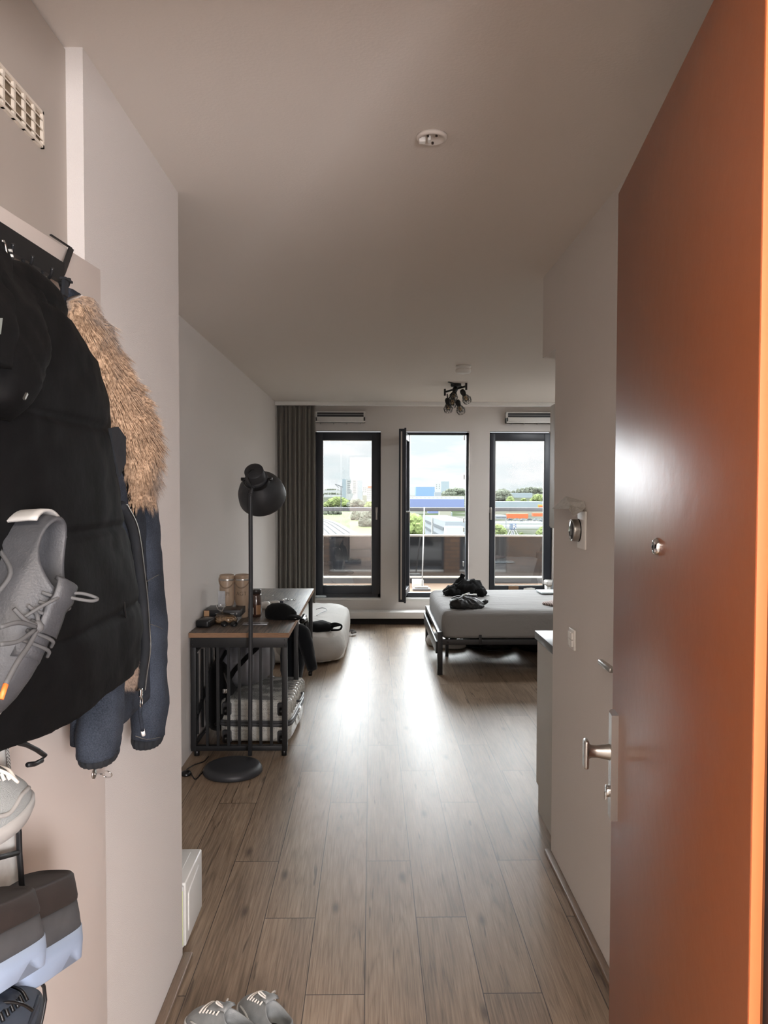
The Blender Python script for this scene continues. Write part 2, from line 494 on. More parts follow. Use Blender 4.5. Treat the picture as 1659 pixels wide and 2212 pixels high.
# open leaf, swung into the room, hinged on the left
hx, hy = W[1][0]+.02, YB+.03
nx, ny = at(867, 1100, Y=8.50).x, 8.50
LW = math.hypot(nx-hx, ny-hy); ang = math.atan2(ny-hy, nx-hx)
lz0, lz1 = at(865, 1301, Y=8.5).z, at(865, 926, Y=8.5).z
T = Matrix.Translation((hx, hy, 0)) @ Matrix.Rotation(ang, 4, 'Z')
mb = MB()
mb.box((0,-.03,lz0+.02),(.085,.035,lz1-.02),.005).box((LW-.085,-.03,lz0),(LW,.035,lz1),.005).box((.08,-.026,lz1-.105),(LW-.08,.031,lz1-.02),.005).box((.08,-.026,lz0+.02),(LW-.08,.031,lz0+.1),.005)
mb.box((LW-.02,.03,lz0-.01),(LW,.052,lz1+.012),.004)
s2 = obj('sash', mb.xf(T), M['anth'], r2)
obj('pane', MB().box((.075,-.003,lz0+.09),(LW-.075,.005,lz1-.095)).xf(T), M['glass'], s2)
obj('lock_rail', MB().box((LW-.001,-.008,lz0+.03),(LW+.003,.008,lz1-.03)).xf(T), M['steel'], s2)
hz = wz(1102)
mb = MB().cyl((LW-.045,.03,hz),(LW-.045,.09,hz),.01,12).box((LW-.056,.078,hz-.12),(LW-.034,.094,hz+.012),.006)
obj('handle', mb.xf(T), M['steel'], s2)

# heater casing under the windows, hanging above a dark recess
mb = MB().box((XL+.02, 9.0, .08), (XE, YB, .156), .004)
tag(obj('heater_casing', mb, M['trim']), 'long white low casing running under the windows above a dark gap', 'heater')
struct('recess_shade_back', MB().box((XL, 9.1, 0), (XE, YB, .08)), mat('recess_shade', (38, 34, 32), .8))  # shade in the gap below the casing, painted as a dark strip
# oak edge strips on the floor of the hall
z = .018
struct('baseboard_left', MB().box((XN, 1.80, 0), (XN+.032, 2.615, z), .004), M['oakstrip'])
struct('baseboard_right', MB().box((XR-.028, 1.0, 0), (XR, 3.36, z), .004), M['oakstrip'])

# air grilles above the outer windows
def grille(px0, px1, label):
    x0, x1 = at(px0, 900, Y=9.14).x, at(px1, 900, Y=9.14).x
    z0, z1 = at(900, 913, Y=9.14).z, at(900, 889, Y=9.14).z
    r = thing('air_grille', label, 'air vent', ((x0+x1)/2, YB, z0), group=None)
    mb = MB().box((x0, 9.15, z0), (x1, YB, z1-.062), .004).box((x0, 9.12, z0+.0), (x1, YB, z0+.016), .003).box((x0, 9.14, z1-.012), (x1, YB, z1), .003).box((x0, 9.15, z0), (x0+.02, YB, z1)).box((x1-.02, 9.15, z0), (x1, YB, z1))
    obj('casing', mb, M['trim'], r)
    obj('slot', MB().box((x0+.02, 9.165, z1-.066), (x1-.02, YB, z1-.012)), mat('slot_dark', (60, 60, 62), .6), r)
    mb = MB().box((x0+.02, 9.155, z1-.040), (x1-.02, 9.16, z1-.033))
    obj('louvre', mb, M['grey'], r)
    k = 4
    for i in range(k): 
        xx = x0+.06+(x1-x0-.12)*i/(k-1); obj('screw', MB().cyl((xx, 9.16, z0-.02), (xx, 9.16, z0+.002), .004, 8), M['grey'], r)
grille(681, 789, 'white air grille above the left window beside the curtain')
grille(1094, 1200, 'white air grille above the right window')

# curtain track and curtain
ty = 8.80
obj_ = MB().box((XL, ty-.03, H-.042), (XE, ty+.05, H), .002)
tag(obj('curtain_track', obj_, M['trim']), 'white double curtain track along the ceiling before the windows', 'curtain track')
cx0, cx1 = XL+.02, at(681, 1000, Y=ty).x
def cur(u, v):
    top = H-.045; bot = .20
    zz = top+(bot-top)*v
    x = cx0 + (cx1-cx0)*(u + .006*math.sin(9*u+2*v))
    ph = u*2*math.pi*8
    amp = .024*(.55+.45*min(1, v*9)) 
    y = ty + .012 + amp*math.sin(ph + .7*math.sin(u*23) + .5*v*math.sin(u*11)) + .004*math.sin(ph*2.3+v*3)
    return V(x, y, zz)
mb = MB().grid(cur, 220, 40)
cu = obj('curtain', mb, mat('grey_curtain', (112, 108, 101), .9, spec=.1, bump=.1, bscale=500, sheen=.2))
so = cu.modifiers.new('s', 'SOLIDIFY'); so.thickness = .004
tag(cu, 'grey pleated curtain hanging left of the windows', 'curtain')

# ceiling boss near the camera
p = at(933, 294, Z=H)
r = thing('ceiling_mount', 'small round white ceiling mounting plate without its detector, nearest the camera', 'ceiling plate', p)
obj('plate', MB().lathe([(0,0),(.043,0),(.043,-.006),(.040,-.010),(.033,-.010),(.030,-.005),(0,-.005)], p, n=40), M['ceil'], r)
mh = mat('hole', (50, 36, 28), .7)
for a in (80, 235, 300): obj('screw_hole', MB().cyl(p+V(.022*math.cos(R(a)), .025*math.sin(R(a)), -.0115), p+V(.022*math.cos(R(a)), .025*math.sin(R(a)), -.004), .0032, 10), mh, r)
mb = MB().box(p+V(-.036,-.008,-.018), p+V(-.018,.012,-.004), .003).box(p+V(-.012,-.014,-.016), p+V(-.004,.008,-.004), .002)
obj('terminal', mb, M['white'], r)
# smoke detector
p = at(1001, 790, Z=H)
r = thing('smoke_detector', 'round white smoke detector on the ceiling beyond the spot lamp cluster', 'smoke detector', p)
r['label'] = 'round white smoke detector on the ceiling in front of the caged spot lamps'
obj('base', MB().lathe([(0,0),(.060,0),(.060,-.012),(.056,-.016),(.056,-.026),(0,-.026)], p, n=40), M['white'], r)
obj('cover', MB().lathe([(.052,-.024),(.061,-.030),(.061,-.050),(.052,-.060),(.02,-.066),(0,-.066)], p, n=40), M['white'], r)

# ------------------------------------------------------------------ orange front door
DA = math.atan(.1333)
dz0, dz1 = .012, 1.62+.68
far = V(at(1330, 900, Y=1.786).x, 1.786, 0)
dirn = V(-math.sin(DA), -math.cos(DA), 0)     # towards the hinge
nrm = V(-math.cos(DA), math.sin(DA), 0)       # towards the camera side
DL = .905
T = Matrix((( dirn.x, nrm.x, 0, far.x), (dirn.y, nrm.y, 0, far.y), (0,0,1,0), (0,0,0,1)))
def dp(u, n, z): return far + dirn*u + nrm*n + V(0,0,z)
M['orange'] = mat('orange_lacquer', (126, 68, 35), .34, spec=.55, bump=.07, bscale=22)
dr = thing('door_1', None, None, dp(DL, 0, 0)); dr['kind'] = 'structure'
obj('door_leaf', MB().box((0,-.044,dz0),(DL,0,dz1),.002).xf(T), M['orange'], dr)
obj('hinge_lip', MB().box((DL,-.013,dz0),(DL+.004,-.0005,dz1)).xf(T), mat('orange_lit_edge', (232, 128, 78), .5), dr)  # hallway light on the door's edge put into a brighter orange
# find the handle position on the leaf
def dpos(px, py):
    d = ray(px, py); n3 = nrm
    t = (far - EYE).dot(n3) / d.dot(n3)
    p = EYE + d*t
    return (p - far).dot(dirn), p.z
u1, zt_ = dpos(1318, 1537); u2, zb_ = dpos(1325, 1768)
uc = .055
hd = thing('door_plate', None, None, dp(uc, 0, .99))
bpy.data.objects.remove(hd)
mb = MB()
pr = [(-.026,0),(-.026,.009),(-.010,.0155),(.026,.0155),(.026,0)]
ring0 = [dp(uc+a, b, .868) for a, b in pr]; ring1 = [dp(uc+a, b, 1.108) for a, b in pr]
mb.rings([ring0, ring1], smooth=False)
pl = obj('handle_plate', mb, M['steel'], dr)
mb = MB().lathe([(.019,0),(.0165,.012),(.014,.03),(.0145,.042),(.019,.05)], dp(uc+.004, .0145, 1.018), nrm, 24)
mb2 = MB().box((-.016,-.006,-.033),(.016,.006,.033),.0058)
Rm = Matrix((( dirn.x, nrm.x, 0, 0), (dirn.y, nrm.y, 0, 0), (0,0,1,0), (0,0,0,1)))
mb2.xf(Matrix.Translation(dp(uc+.004, .068, 1.012)) @ Rm)
mb.add(mb2.v, mb2.f, True)
obj('knob', mb, M['steel'], pl)
mb = MB().cyl(dp(uc-.004, .012, .925), dp(uc-.004, .0215, .925), .0135, 24).box(dp(uc-.007,.0205,.905), dp(uc-.001,.024,.922))
obj('lock_cylinder', mb, M['chrome'], pl)
up_, zp_ = dpos(1422, 1181)
mb = MB().lathe([(.0155,0),(.0155,.004),(.012,.009),(.007,.0105),(.006,.008),(0,.008)], dp(up_, 0, zp_), nrm, 28)
pe = obj('peephole', mb, M['chrome'], dr)
obj('lens', MB().lathe([(.006,.0085),(.004,.0105),(0,.0115)], dp(up_, 0, zp_), nrm, 16), M['blackp'], pe)

# ------------------------------------------------------------------ right hall wall fittings
# bathroom door handle poking out from behind the orange door
p = at(1316, 1440, X=XR-.045)
r = thing('lever_handle', 'steel lever door handle peeping out from behind the orange door', 'door handle', (XR, p.y, p.z))
obj('rose', MB().box((XR-.008, p.y-.06, p.z-.12), (XR, p.y-.02, p.z+.07), .003), M['steel'], r)
mb = MB().cyl((XR-.005, p.y-.03, p.z-.004), (XR-.05, p.y-.03, p.z-.004), .009, 16).box((XR-.058, p.y-.04, p.z-.012), (XR-.038, p.y+.085, p.z+.006), .006)
obj('lever', mb, M['steel'], r)
# light switch
p0, p1 = at(1247, 1383, X=XR), at(1231, 1383, X=XR)
zc = at(1240, 1381, X=XR).z; yc = (p0.y+p1.y)/2
r = thing('light_switch', 'white double light switch plate on the right wall', 'light switch', (XR, yc, zc))
obj('frame', MB().box((XR-.009, yc-.041, zc-.041), (XR, yc+.041, zc+.041), .005), M['white'], r)
mb = MB()
for s in (-1, 1):
    for q in (-1, 1): mb.box((XR-.016, yc+s*.0145-.0135, zc+q*.0145-.0135), (XR-.008, yc+s*.0145+.0135, zc+q*.0145+.0135), .002)
obj('rocker', mb, M['white'], r)
# thermostat
p = at(1256, 1146, X=XR); yc, zc = p.y, p.z
r = thing('thermostat', 'round steel thermostat on a tall white backplate on the right wall', 'thermostat', (XR, yc, zc))
ptop, pbot = at(1262, 1104, X=XR), at(1262, 1189, X=XR)
obj('backplate', MB().box((XR-.008, yc-.075, pbot.z+.004), (XR, yc+.03, ptop.z), .003), M['white'], r)
c = V(XR, yc+.012, zc)
obj('ring', MB().lathe([(.036,.008),(.0415,.008),(.0425,.011),(.0425,.033),(.041,.036),(.037,.037),(.036,.034)], c, (-1,0,0), 48), M['steel'], r)
obj('bezel', MB().lathe([(.0415,.004),(.0435,.006),(.0435,.012),(.040,.012)], c, (-1,0,0), 48), M['blackp'], r)
obj('dial', MB().lathe([(.0375,.033),(.034,.0375),(.02,.040),(0,.041)], c, (-1,0,0), 40), mat('dial_glass', (18, 19, 22), .08, coat=1), r)
# sheet of paper sticking out from the wall above it
def pt(px, py, out): return at(px, py, X=XR-out)
corners = [pt(1192, 1099, .03), pt(1222, 1072, .001), pt(1262, 1083, .001), pt(1265, 1096, .008), pt(1258, 1103, .04), pt(1239, 1114, .075), pt(1228, 1099, .07)]
cen = sum(corners, V(0,0,0))/len(corners) + V(-.006,0,.006)
mb = MB()
n = len(corners)
vs = [cen] + corners + [(cen+c)/2 + V(0,0,.004*(-1)**i) for i, c in enumerate(corners)]
fs = []
for i in range(n):
    j = (i+1) % n
    fs += [(0, n+1+i, n+1+j), (n+1+i, 1+i, 1+j, n+1+j)]
mb.add(vs, fs)
pp = obj('paper_note', mb, mat('torn_paper', (196, 194, 188), .8, var=.12, vscale=60))
pp.modifiers.new('s', 'SOLIDIFY').thickness = .0008
tag(pp, 'creased sheet of torn paper sticking out of the wall above the thermostat', 'paper')

# ------------------------------------------------------------------ kitchen corner behind the right wall
cf = at(1155, 1362, Z=.90)
yk = cf.y; xk = cf.x
M['cab'] = mat('grey_cabinet', (186, 183, 176), .5)
M['stone'] = mat('dark_worktop', (62, 60, 60), .35, var=.35, vscale=14, aniso=(1, 6, 1))
r = thing('base_cabinet', 'pale grey kitchen base cabinet standing behind the right wall', 'cabinet', (xk+.3, 3.6, 0))
mb = MB()
pr = [(3.36, 0), (yk-.06, 0), (yk-.06, .13), (yk-.012, .13), (yk-.012, .86), (3.36, .86)]
mb.rings([[V(xk+.012, a, b) for a, b in pr], [V(xk+.030, a, b) for a, b in pr]], smooth=False)
obj('side_panel', mb, M['cab'], r)
obj('plinth', MB().box((xk+.03, 3.4, 0), (2.2, yk-.062, .125)), M['trim'], r)
obj('carcass', MB().box((xk+.03, 3.36, .13), (2.2, yk-.032, .86)), M['cab'], r)
for i in range(2):
    x0 = xk+.014 + i*.6
    d = obj('cabinet_door', MB().box((x0+.002, yk-.031, .135), (x0+.597, yk-.012, .855), .002), M['cab'], r)
    obj('handle', MB().tube([(x0+.2, yk-.013, .80), (x0+.2, yk+.012, .80), (x0+.4, yk+.012, .80), (x0+.4, yk-.013, .80)], .005), M['steel'], d)
tag(obj('worktop', MB().box((xk, 3.355, .861), (2.2, yk, .90), .002), M['stone']), 'dark stone kitchen worktop on the pale base cabinet', 'worktop')
q = at(1186, 1139, Y=3.70)
zb = q.z; zt = at(1190, 877, Y=3.70).z
r = thing('wall_cabinet', 'pale kitchen wall cabinet hanging right of the windows', 'cabinet', (q.x+.3, 3.5, zb))
obj('carcass', MB().box((q.x, 3.355, zb), (2.2, 3.68, zt), .001), M['cab'], r)
for i in range(2): obj('cabinet_door', MB().box((q.x+.6*i+.001, 3.681, zb+.004), (q.x+.6*i+.597, 3.70, zt-.002), .002), M['cab'], r)

# white appliance on the floor behind the end of the left wall
x1 = at(402, 2052, Z=0).x; y0 = at(402, 2052, Z=0).y; y1 = at(430, 1965, Z=0).y; zt = at(430, 1833, Y=y1).z
M['appl'] = mat('white_enamel', (216, 216, 212), .35)
r = thing('microwave_oven', 'small white boxy microwave oven standing on the floor behind the wall end', 'microwave', (x1-.2, y0+.1, 0))
obj('housing', MB().box((x1-.40, y0, .012), (x1, y1, zt), .006), M['appl'], r)
obj('door', MB().box((x1-.395, y0-.017, .016), (x1-.004, y0-.001, zt-.006), .006), M['appl'], r)
pts = [V(x1+.001, y0+.035, .05), V(x1+.001, y0+.035, zt-.075), V(x1+.001, y0+.055, zt-.05), V(x1+.001, y1-.06, zt-.035)]
obj('embossed_rib', MB().tube(curve(pts, 6), .0035), M['appl'], r)
mb = MB().grid(lambda u, v: V(x1-.33+.24*u, y0+.03+(y1-y0-.06)*v, zt+.0006), 2, 2)
obj('top_panel', MB().box((x1-.33, y0+.03, zt-.001), (x1-.035, y1-.03, zt+.0025), .0012), M['appl'], r)
obj('energy_label', MB().box((x1-.10, y0-.0185, .025), (x1-.006, y0-.0172, zt-.02)), mat('label_green', (214, 226, 160), .6), r)
ml = mat('label_red', (150, 60, 50), .6)
for zz in (.06, .1, .16): obj('label_line', MB().box((x1-.10, y0-.0190, zz), (x1-.014, y0-.0184, zz+.0015)), ml, r)
for a, b in ((x1-.36, y0+.03), (x1-.03, y0+.03), (x1-.36, y1-.03), (x1-.03, y1-.03)): obj('foot', MB().cyl((a, b, 0), (a, b, .013), .012, 12), M['blackp'], r)

# ------------------------------------------------------------------ closet door at left and its over panel
r = thing('door_2', None, None, (-.64, 1.79, 0)); r['kind'] = 'structure'
e = at(223, 1200, X=-.632)
ye = e.y; ztop = at(218, 583, Y=ye).z
sl = .09; LL = .86
def lp(u, n, z):   # u from the latch edge towards the hinge, n out of the leaf, z up
    d = V(-sl, -1, 0).normalized(); nn = V(1, -sl, 0).normalized()
    return V(-.632, ye, 0) + d*u + nn*n + V(0, 0, z)
TL = Matrix(((lp(1,0,0)-lp(0,0,0)).to_tuple()+(0,), (lp(0,1,0)-lp(0,0,0)).to_tuple()+(0,), (0,0,1,0), (0,0,0,1))).transposed()
TL = Matrix.Translation(lp(0,0,0)) @ TL
obj('door_leaf', MB().box((0,-.038,.01),(LL,0,ztop),.0015).xf(TL), M['panel'], r)
# over panel with its grille
a = at(152, 400, X=-.683)
mb = MB().box((-.70, .88, ztop-.2), (-.683, 1.7545, H-.006))
struct('trim_overpanel', mb, mat('beige_panel_upper', (172, 162, 152), .5))
struct('wall_closet_reveal', MB().box((-.80, 1.7545, 0), (XN-.001, 1.7552, H)).box((-.80, .88, 0), (-.79, 1.75, H)), M['wall'])
# ventilation grille
b = at(91, 243, X=-.68); c = at(91, 321, X=-.68)
y1, z1, z0 = b.y, b.z, c.z; y0 = y1-.36
r = thing('vent_grille', 'cream slotted ventilation grille in the panel above the coats', 'air vent', (-.683, y1-.18, z0))
M['cream'] = mat('cream_plastic', (218, 207, 192), .5)
mb = MB().box((-.683, y0, z0), (-.676, y1, z0+.006)).box((-.683, y0, z1-.006), (-.676, y1, z1)).box((-.683, y1-.006, z0), (-.676, y1, z1)).box((-.683, y0, z0), (-.676, y0+.006, z1))
for k in range(1, 9):
    yy = y1 - k*.043; mb.box((-.683, yy-.004, z0), (-.677, yy+.004, z1))
obj('frame', mb, M['cream'], r)
mb = MB()
for k in range(3):
    zc = z0+.006+(z1-z0-.012)*(k+.5)/3
    mb.bar((-.6795, y0+.004, zc), (-.6795, y1-.004, zc), .012, .002, (.6, 0, .8))
obj('louvre', mb, M['cream'], r)
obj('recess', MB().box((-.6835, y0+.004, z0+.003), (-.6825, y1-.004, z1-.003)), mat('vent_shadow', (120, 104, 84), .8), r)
# key in the lock
k = at(207, 1672, X=-.632)
uu = (ye - k.y)
r = thing('door_key', 'small steel ring key standing in the lock of the beige door under the denim cuff', 'key', lp(uu, 0, k.z))
obj('lock_rose', MB().lathe([(0,.0005),(.011,.0005),(.011,.003),(0,.0035)], lp(uu, 0, k.z), lp(0,1,0)-lp(0,0,0), 24), M['steel'], r)
mb = MB().cyl(lp(uu,.002,k.z), lp(uu,.022,k.z), .0018, 8)
mb.tube([lp(uu+.0085*math.sin(t)*.4, .032-.011*math.cos(t), k.z+.0085*math.sin(t)) for t in [2*math.pi*i/20 for i in range(20)]], .0016, 6, closed=True)
obj('key_bow', mb, M['chrome'], r)
# ================================================================== OUTSIDE
# ---- balcony
DZ = at(900, 1266, Y=10.6).z
YR = 10.9
mdeck = mat('deck_boards', (112, 92, 76), .7, var=.25, vscale=6, aniso=(1, 14, 1))
mb = MB()
k = 0; y = YB+.26
while y < YR-.02:
    mb.box((-3.2, y, DZ-.03), (4.2, y+.13, DZ)); y += .138
struct('floor_balcony', mb, mdeck)
zt = lambda py: at(850, py, Y=YR).z
M['smoke'] = mat('smoked_glass', (30, 31, 33), .07, spec=1.0, coat=.4)
def railing():
    r = thing('balcony_railing', 'dark smoked glass balcony railing with a flat dark handrail above it', 'railing', (.5, YR, DZ))
    obj('handrail', MB().box((-3.2, YR-.03, zt(1104)), (4.2, YR+.03, zt(1096)), .003), mat('handrail_grey', (84, 86, 90), .5), r)
    mb = MB()
    gx = [-3.1, at(832, 1200, Y=YR).x, at(1040, 1200, Y=YR).x, 4.1]
    for a, b in zip(gx, gx[1:]):
        obj('glass_panel', MB().box((a+.008, YR-.006, zt(1244)), (b-.008, YR+.006, zt(1157))), M['smoke'], r)
    obj('top_rail', MB().box((-3.2, YR-.012, zt(1159)), (4.2, YR+.012, zt(1155)), .002), mat('rail_alu', (175, 174, 170), .35, metal=.6), r)
    obj('bottom_rail', MB().box((-3.2, YR-.012, zt(1248)), (4.2, YR+.012, zt(1244)), .002), mat('rail_alu2', (200, 200, 196), .4, metal=.3), r)
    obj('kick_plate', MB().box((-3.2, YR-.005, DZ-.15), (4.2, YR+.005, zt(1248)-.004)), mat('kick_dark', (52, 52, 54), .5), r)
    for x in (at(832, 1200, Y=YR).x, at(1040, 1200, Y=YR).x, -3.0, 3.9):
        obj('post', MB().box((x-.02, YR+.015, DZ-.2), (x+.02, YR+.045, zt(1100))), M['anth'], r)
railing()
# floor squeegee leaning on the railing, white box beside it
pb = at(912, 1262, Y=10.15); ptp = at(916.5, 1096, Y=10.84)
pb.z = DZ
r = thing('floor_mop', 'thin poled floor mop leaning on the balcony railing behind the open window', 'mop', pb)
obj('pole', MB().tube([pb+V(0,.02,.05), ptp], .008, 10), M['grey'], r)
obj('head', MB().box(pb+V(-.13,-.06,0), pb+V(.11,.06,.035), .012), mat('mop_grey', (120, 122, 126), .6), r)
obj('head_cover', MB().box(pb+V(-.10,-.05,.035), pb+V(.08,.05,.055), .008), M['grey'], r)
p = at(905, 1256, Y=10.5)
tag(obj('box', MB().box((p.x-.09, 10.45, DZ), (p.x+.06, 10.6, DZ+.10), .004), M['trim']), 'small white box on the balcony floor behind the mop', 'box')

# ---- the town below; the flat is about twenty metres up
GZ = -20.0
def G(px, py): return at(px, py, Z=GZ)
def gmat():
    m = bpy.data.materials.new('town_ground'); m.use_nodes = True; t = m.node_tree; b = t.nodes['Principled BSDF']
    co = t.nodes.new('ShaderNodeTexCoord'); n = t.nodes.new('ShaderNodeTexNoise'); n.inputs['Scale'].default_value = .02; n.inputs['Detail'].default_value = 8
    cr = t.nodes.new('ShaderNodeValToRGB'); cr.color_ramp.elements[0].position = .4; cr.color_ramp.elements[1].position = .6
    cr.color_ramp.elements[0].color = (.022, .028, .016, 1); cr.color_ramp.elements[1].color = (.055, .055, .05, 1)
    t.links.new(co.outputs['Object'], n.inputs['Vector']); t.links.new(n.outputs[0], cr.inputs[0]); t.links.new(cr.outputs[0], b.inputs['Base Color']); b.inputs['Roughness'].default_value = 1
    b.inputs['Specular IOR Level'].default_value = 0
    return m
struct('floor_town', MB().box((-1500, 14, GZ-1), (1500, 5000, GZ)), gmat())
def emat(name, col, **k): return mat(name, tuple(col)+(1,), k.pop('rough', .9), spec=.1, **k)
E = dict(
    leaf=emat('leaf_bright', (.085, .105, .040), var=.5, vscale=.25), leaf2=emat('leaf_grey', (.062, .068, .052), var=.5, vscale=.2),
    white=emat('facade_white', (.17, .175, .17)), pale=emat('facade_pale', (.115, .135, .145)), grey=emat('facade_grey', (.115, .125, .135)),
    blue=emat('facade_blue', (.075, .115, .175)), navy=emat('facade_navy', (.07, .085, .145)), cream=emat('roof_cream', (.13, .128, .105)),
    dark=emat('glass_band', (.045, .05, .055)), orange=emat('awning_orange', (.22, .06, .025)), road=emat('railway_bed', (.052, .05, .048)), grass=emat('meadow_grass', (.042, .055, .018), var=.3, vscale=.06),
    yellow=emat('sign_yellow', (.2, .16, .03)), bluesign=emat('sign_blue', (.05, .075, .13)), whitesign=emat('sign_white', (.25, .25, .25)))
# meadow and curving railway seen at the left
tag(obj('meadow', MB().add([G(560, 1100), G(700, 1104), G(772, 1106), G(800, 1128), G(830, 1150), G(845, 1175), G(500, 1175)], [tuple(range(7))]).xf(Matrix.Translation((0,0,.2))), E['grass']), 'bright green meadow around the curving railway below the left window', 'meadow', kind='stuff')
rail = [G(660, 1118), G(690, 1127), G(706, 1135), G(721, 1146), G(738, 1160), G(760, 1180)]
cu_ = curve(rail, 8)
def ribbon(pts, w, z):
    mb = MB(); vs = []
    for i, p in enumerate(pts):
        t = (pts[min(i+1, len(pts)-1)] - pts[max(i-1, 0)]).normalized(); s = V(-t.y, t.x, 0)
        vs += [p + s*w/2 + V(0,0,z), p - s*w/2 + V(0,0,z)]
    return mb.add(vs, [(2*i, 2*i+1, 2*i+3, 2*i+2) for i in range(len(pts)-1)])
r = thing('railway', 'pale curving railway bed with dark rails below the left window', 'railway', cu_[0])
obj('track_bed', ribbon(cu_, 17, .5), E['road'], r)
for off in (-4.4, -1.2, 2.2, 5.4):
    pts = []
    for i, p in enumerate(cu_):
        t = (cu_[min(i+1, len(cu_)-1)] - cu_[max(i-1, 0)]).normalized(); pts.append(p + V(-t.y, t.x, 0)*off)
    obj('rail', ribbon(pts, .45, .8), E['dark'], r)

def tree(px, py, wpx, hpx, label, cat='tree', mt='leaf', seed=0, group=None, base=None):
    """crown and trunk standing on the ground; py is the crown's foot in the view"""
    rnd = random.Random(seed)
    b = G(px, base or py); d = (b - EYE).length
    wdt = wpx/F*d/2; hgt = hpx/F*d
    zb = EYE.z + (1054 - py)/F*d
    bm = bmesh.new()
    k = max(5, min(14, int(wpx/hpx*6)))
    for i in range(k):
        x = (i+.5)/k*2-1 + rnd.uniform(-.1, .1)
        s = math.sqrt(max(.12, 1-x*x*.85))
        for lev in range(2):
            rr = hgt*rnd.uniform(.26, .36)*(.75+.25*s)
            c = V(b.x + x*(wdt-rr*.6), b.y + rnd.uniform(-1, 1)*hgt*.25, zb + rr*.8 + (hgt*s - rr*1.6)*(.25+.75*lev)*rnd.uniform(.85, 1.05))
            q = bmesh.ops.create_icosphere(bm, subdivisions=3, radius=rr)
            for v in q['verts']:
                n = v.co.normalized(); f = 1 + .28*noise.noise(v.co*(2.6/rr) + V(i*3, seed, lev)) + .16*noise.noise(v.co*(7/rr) + V(seed, i, 0))
                v.co = c + n*rr*f
    r = thing('tree', label, cat, (b.x, b.y, GZ), group=group)
    obj('crown', MB().bm(bm, False), E[mt], r)
    obj('trunk', MB().tube([(b.x, b.y, GZ), (b.x, b.y, max(zb, GZ)+hgt*.3)], hgt*.05, 6), E['dark'], r)
    return r
def block(x0, x1, ytop, ybase, depth=20, mt='white', label=None, name='building', cat='building', ref=None, wins=None, yaw=0):
    """building standing on the ground: view extents x0..x1, roof line ytop, foot ybase"""
    b = G((x0+x1)/2, ybase); Y = b.y
    a0, a1 = at(x0, ybase, Y=Y), at(x1, ybase, Y=Y); zt_ = at((x0+x1)/2, ytop, Y=Y).z
    r = thing(name, label, cat, (b.x, Y, GZ))
    obj('wall', MB().box((a0.x, Y, GZ), (a1.x, Y+depth, zt_)), E[mt], r)
    if wins:
        nx_, nz_, fx, fz, m0, m1 = wins[:6]; wm = wins[6] if len(wins) > 6 else 'dark'
        dx = (a1.x-a0.x)/nx_; H_ = (zt_-GZ); zlo = GZ + H_*m0; dz = H_*(m1-m0)/nz_
        for i in range(nx_):
            for j in range(nz_):
                cx = a0.x + dx*(i+.5); cz = zlo + dz*(j+.5)
                obj('window', MB().box((cx-dx*fx/2, Y-.25, cz-dz*fz/2), (cx+dx*fx/2, Y+.1, cz+dz*fz/2)), E[wm], r)
    return r, a0, a1, Y, zt_
# left window: tower block under scaffolding, neighbours
r_, a0, a1, Y, z_ = block(739, 752, 1035, 1078, 16, 'pale', 'pale narrow tower wing left of the white balconied tower')
block(747.5, 772, 1036, 1080, 16, 'white', 'white tower block with balcony rows beyond the left window', wins=(2, 7, .55, .3, .3, .97))
block(772, 783, 1038, 1081, 14, 'pale', 'plain pale slab of the tower block, right of its balconies')
block(784, 792, 1051, 1070, 14, 'white', 'small pale house tower between the white towers', wins=(2, 3, .4, .5, .3, .95))
r_, a0, a1, Y, z_ = block(792, 806, 1049, 1083, 14, 'white', 'white office block with small windows and an orange roof sign', wins=(4, 6, .5, .3, .15, .85))
obj('roof_sign', MB().box((a0.x+(a1.x-a0.x)*.2, Y-.6, z_-3.4), (a1.x, Y-.2, z_-1.0)), E['orange'], r_)
block(696, 740, 1059, 1067, 20, 'white', 'long low white warehouse far off beyond the left window')
block(700, 748, 1069, 1074, 20, 'white', 'long low white hall before the far warehouse at left')
# cranes
c0 = G(738, 1070)
def crane(px0, py0, px1, py1, pxb, label):
    Y = 620.0
    p0, p1 = at(px0, py0, Y=Y), at(px1, py1, Y=Y); b = V(at(pxb, 1056, Y=Y).x, Y, GZ)
    r = thing('crane', label, 'crane', b)
    obj('jib', MB().bar(p0, p1, .5), E['dark'], r)
    top = p0.lerp(p1, .75); b2 = V(top.x, Y, GZ)
    obj('mast', MB().bar(b2, top, .6), E['dark'], r)
    q = p0.lerp(p1, .3)
    obj('tie', MB().bar(p0, V(at(732, 1054, Y=Y).x, Y, at(732, 1054, Y=Y).z), .3), E['dark'], r)
crane(724, 1046, 741, 1052.5, 739, 'thin dark crane with sloping jib left of the tower block')
tree(729, 1095, 56, 21, 'bright green round tree mass in front of the towers, left window', seed=1)
tree(772, 1096, 50, 17, 'grey green tree row at the foot of the white tower', mt='leaf2', seed=2)
tree(800, 1098, 26, 15, 'bright bushy tree at the right edge of the left window', seed=3)
tree(716, 1062, 40, 6, 'far grey tree line on the horizon, left window', mt='leaf2', seed=4, base=1066)
tree(715, 1070, 44, 6, 'grey tree belt between the two white halls at left', mt='leaf2', seed=5)
tree(715, 1112, 50, 12, 'grey green shrub belt just below the handrail, left window', mt='leaf2', seed=6)
tree(770, 1124, 24, 22, 'grey poplar group right of the meadow', mt='leaf2', seed=7)
tree(795, 1138, 36, 36, 'tall grey green tree by the meadow at the right of the left window', mt='leaf2', seed=8)
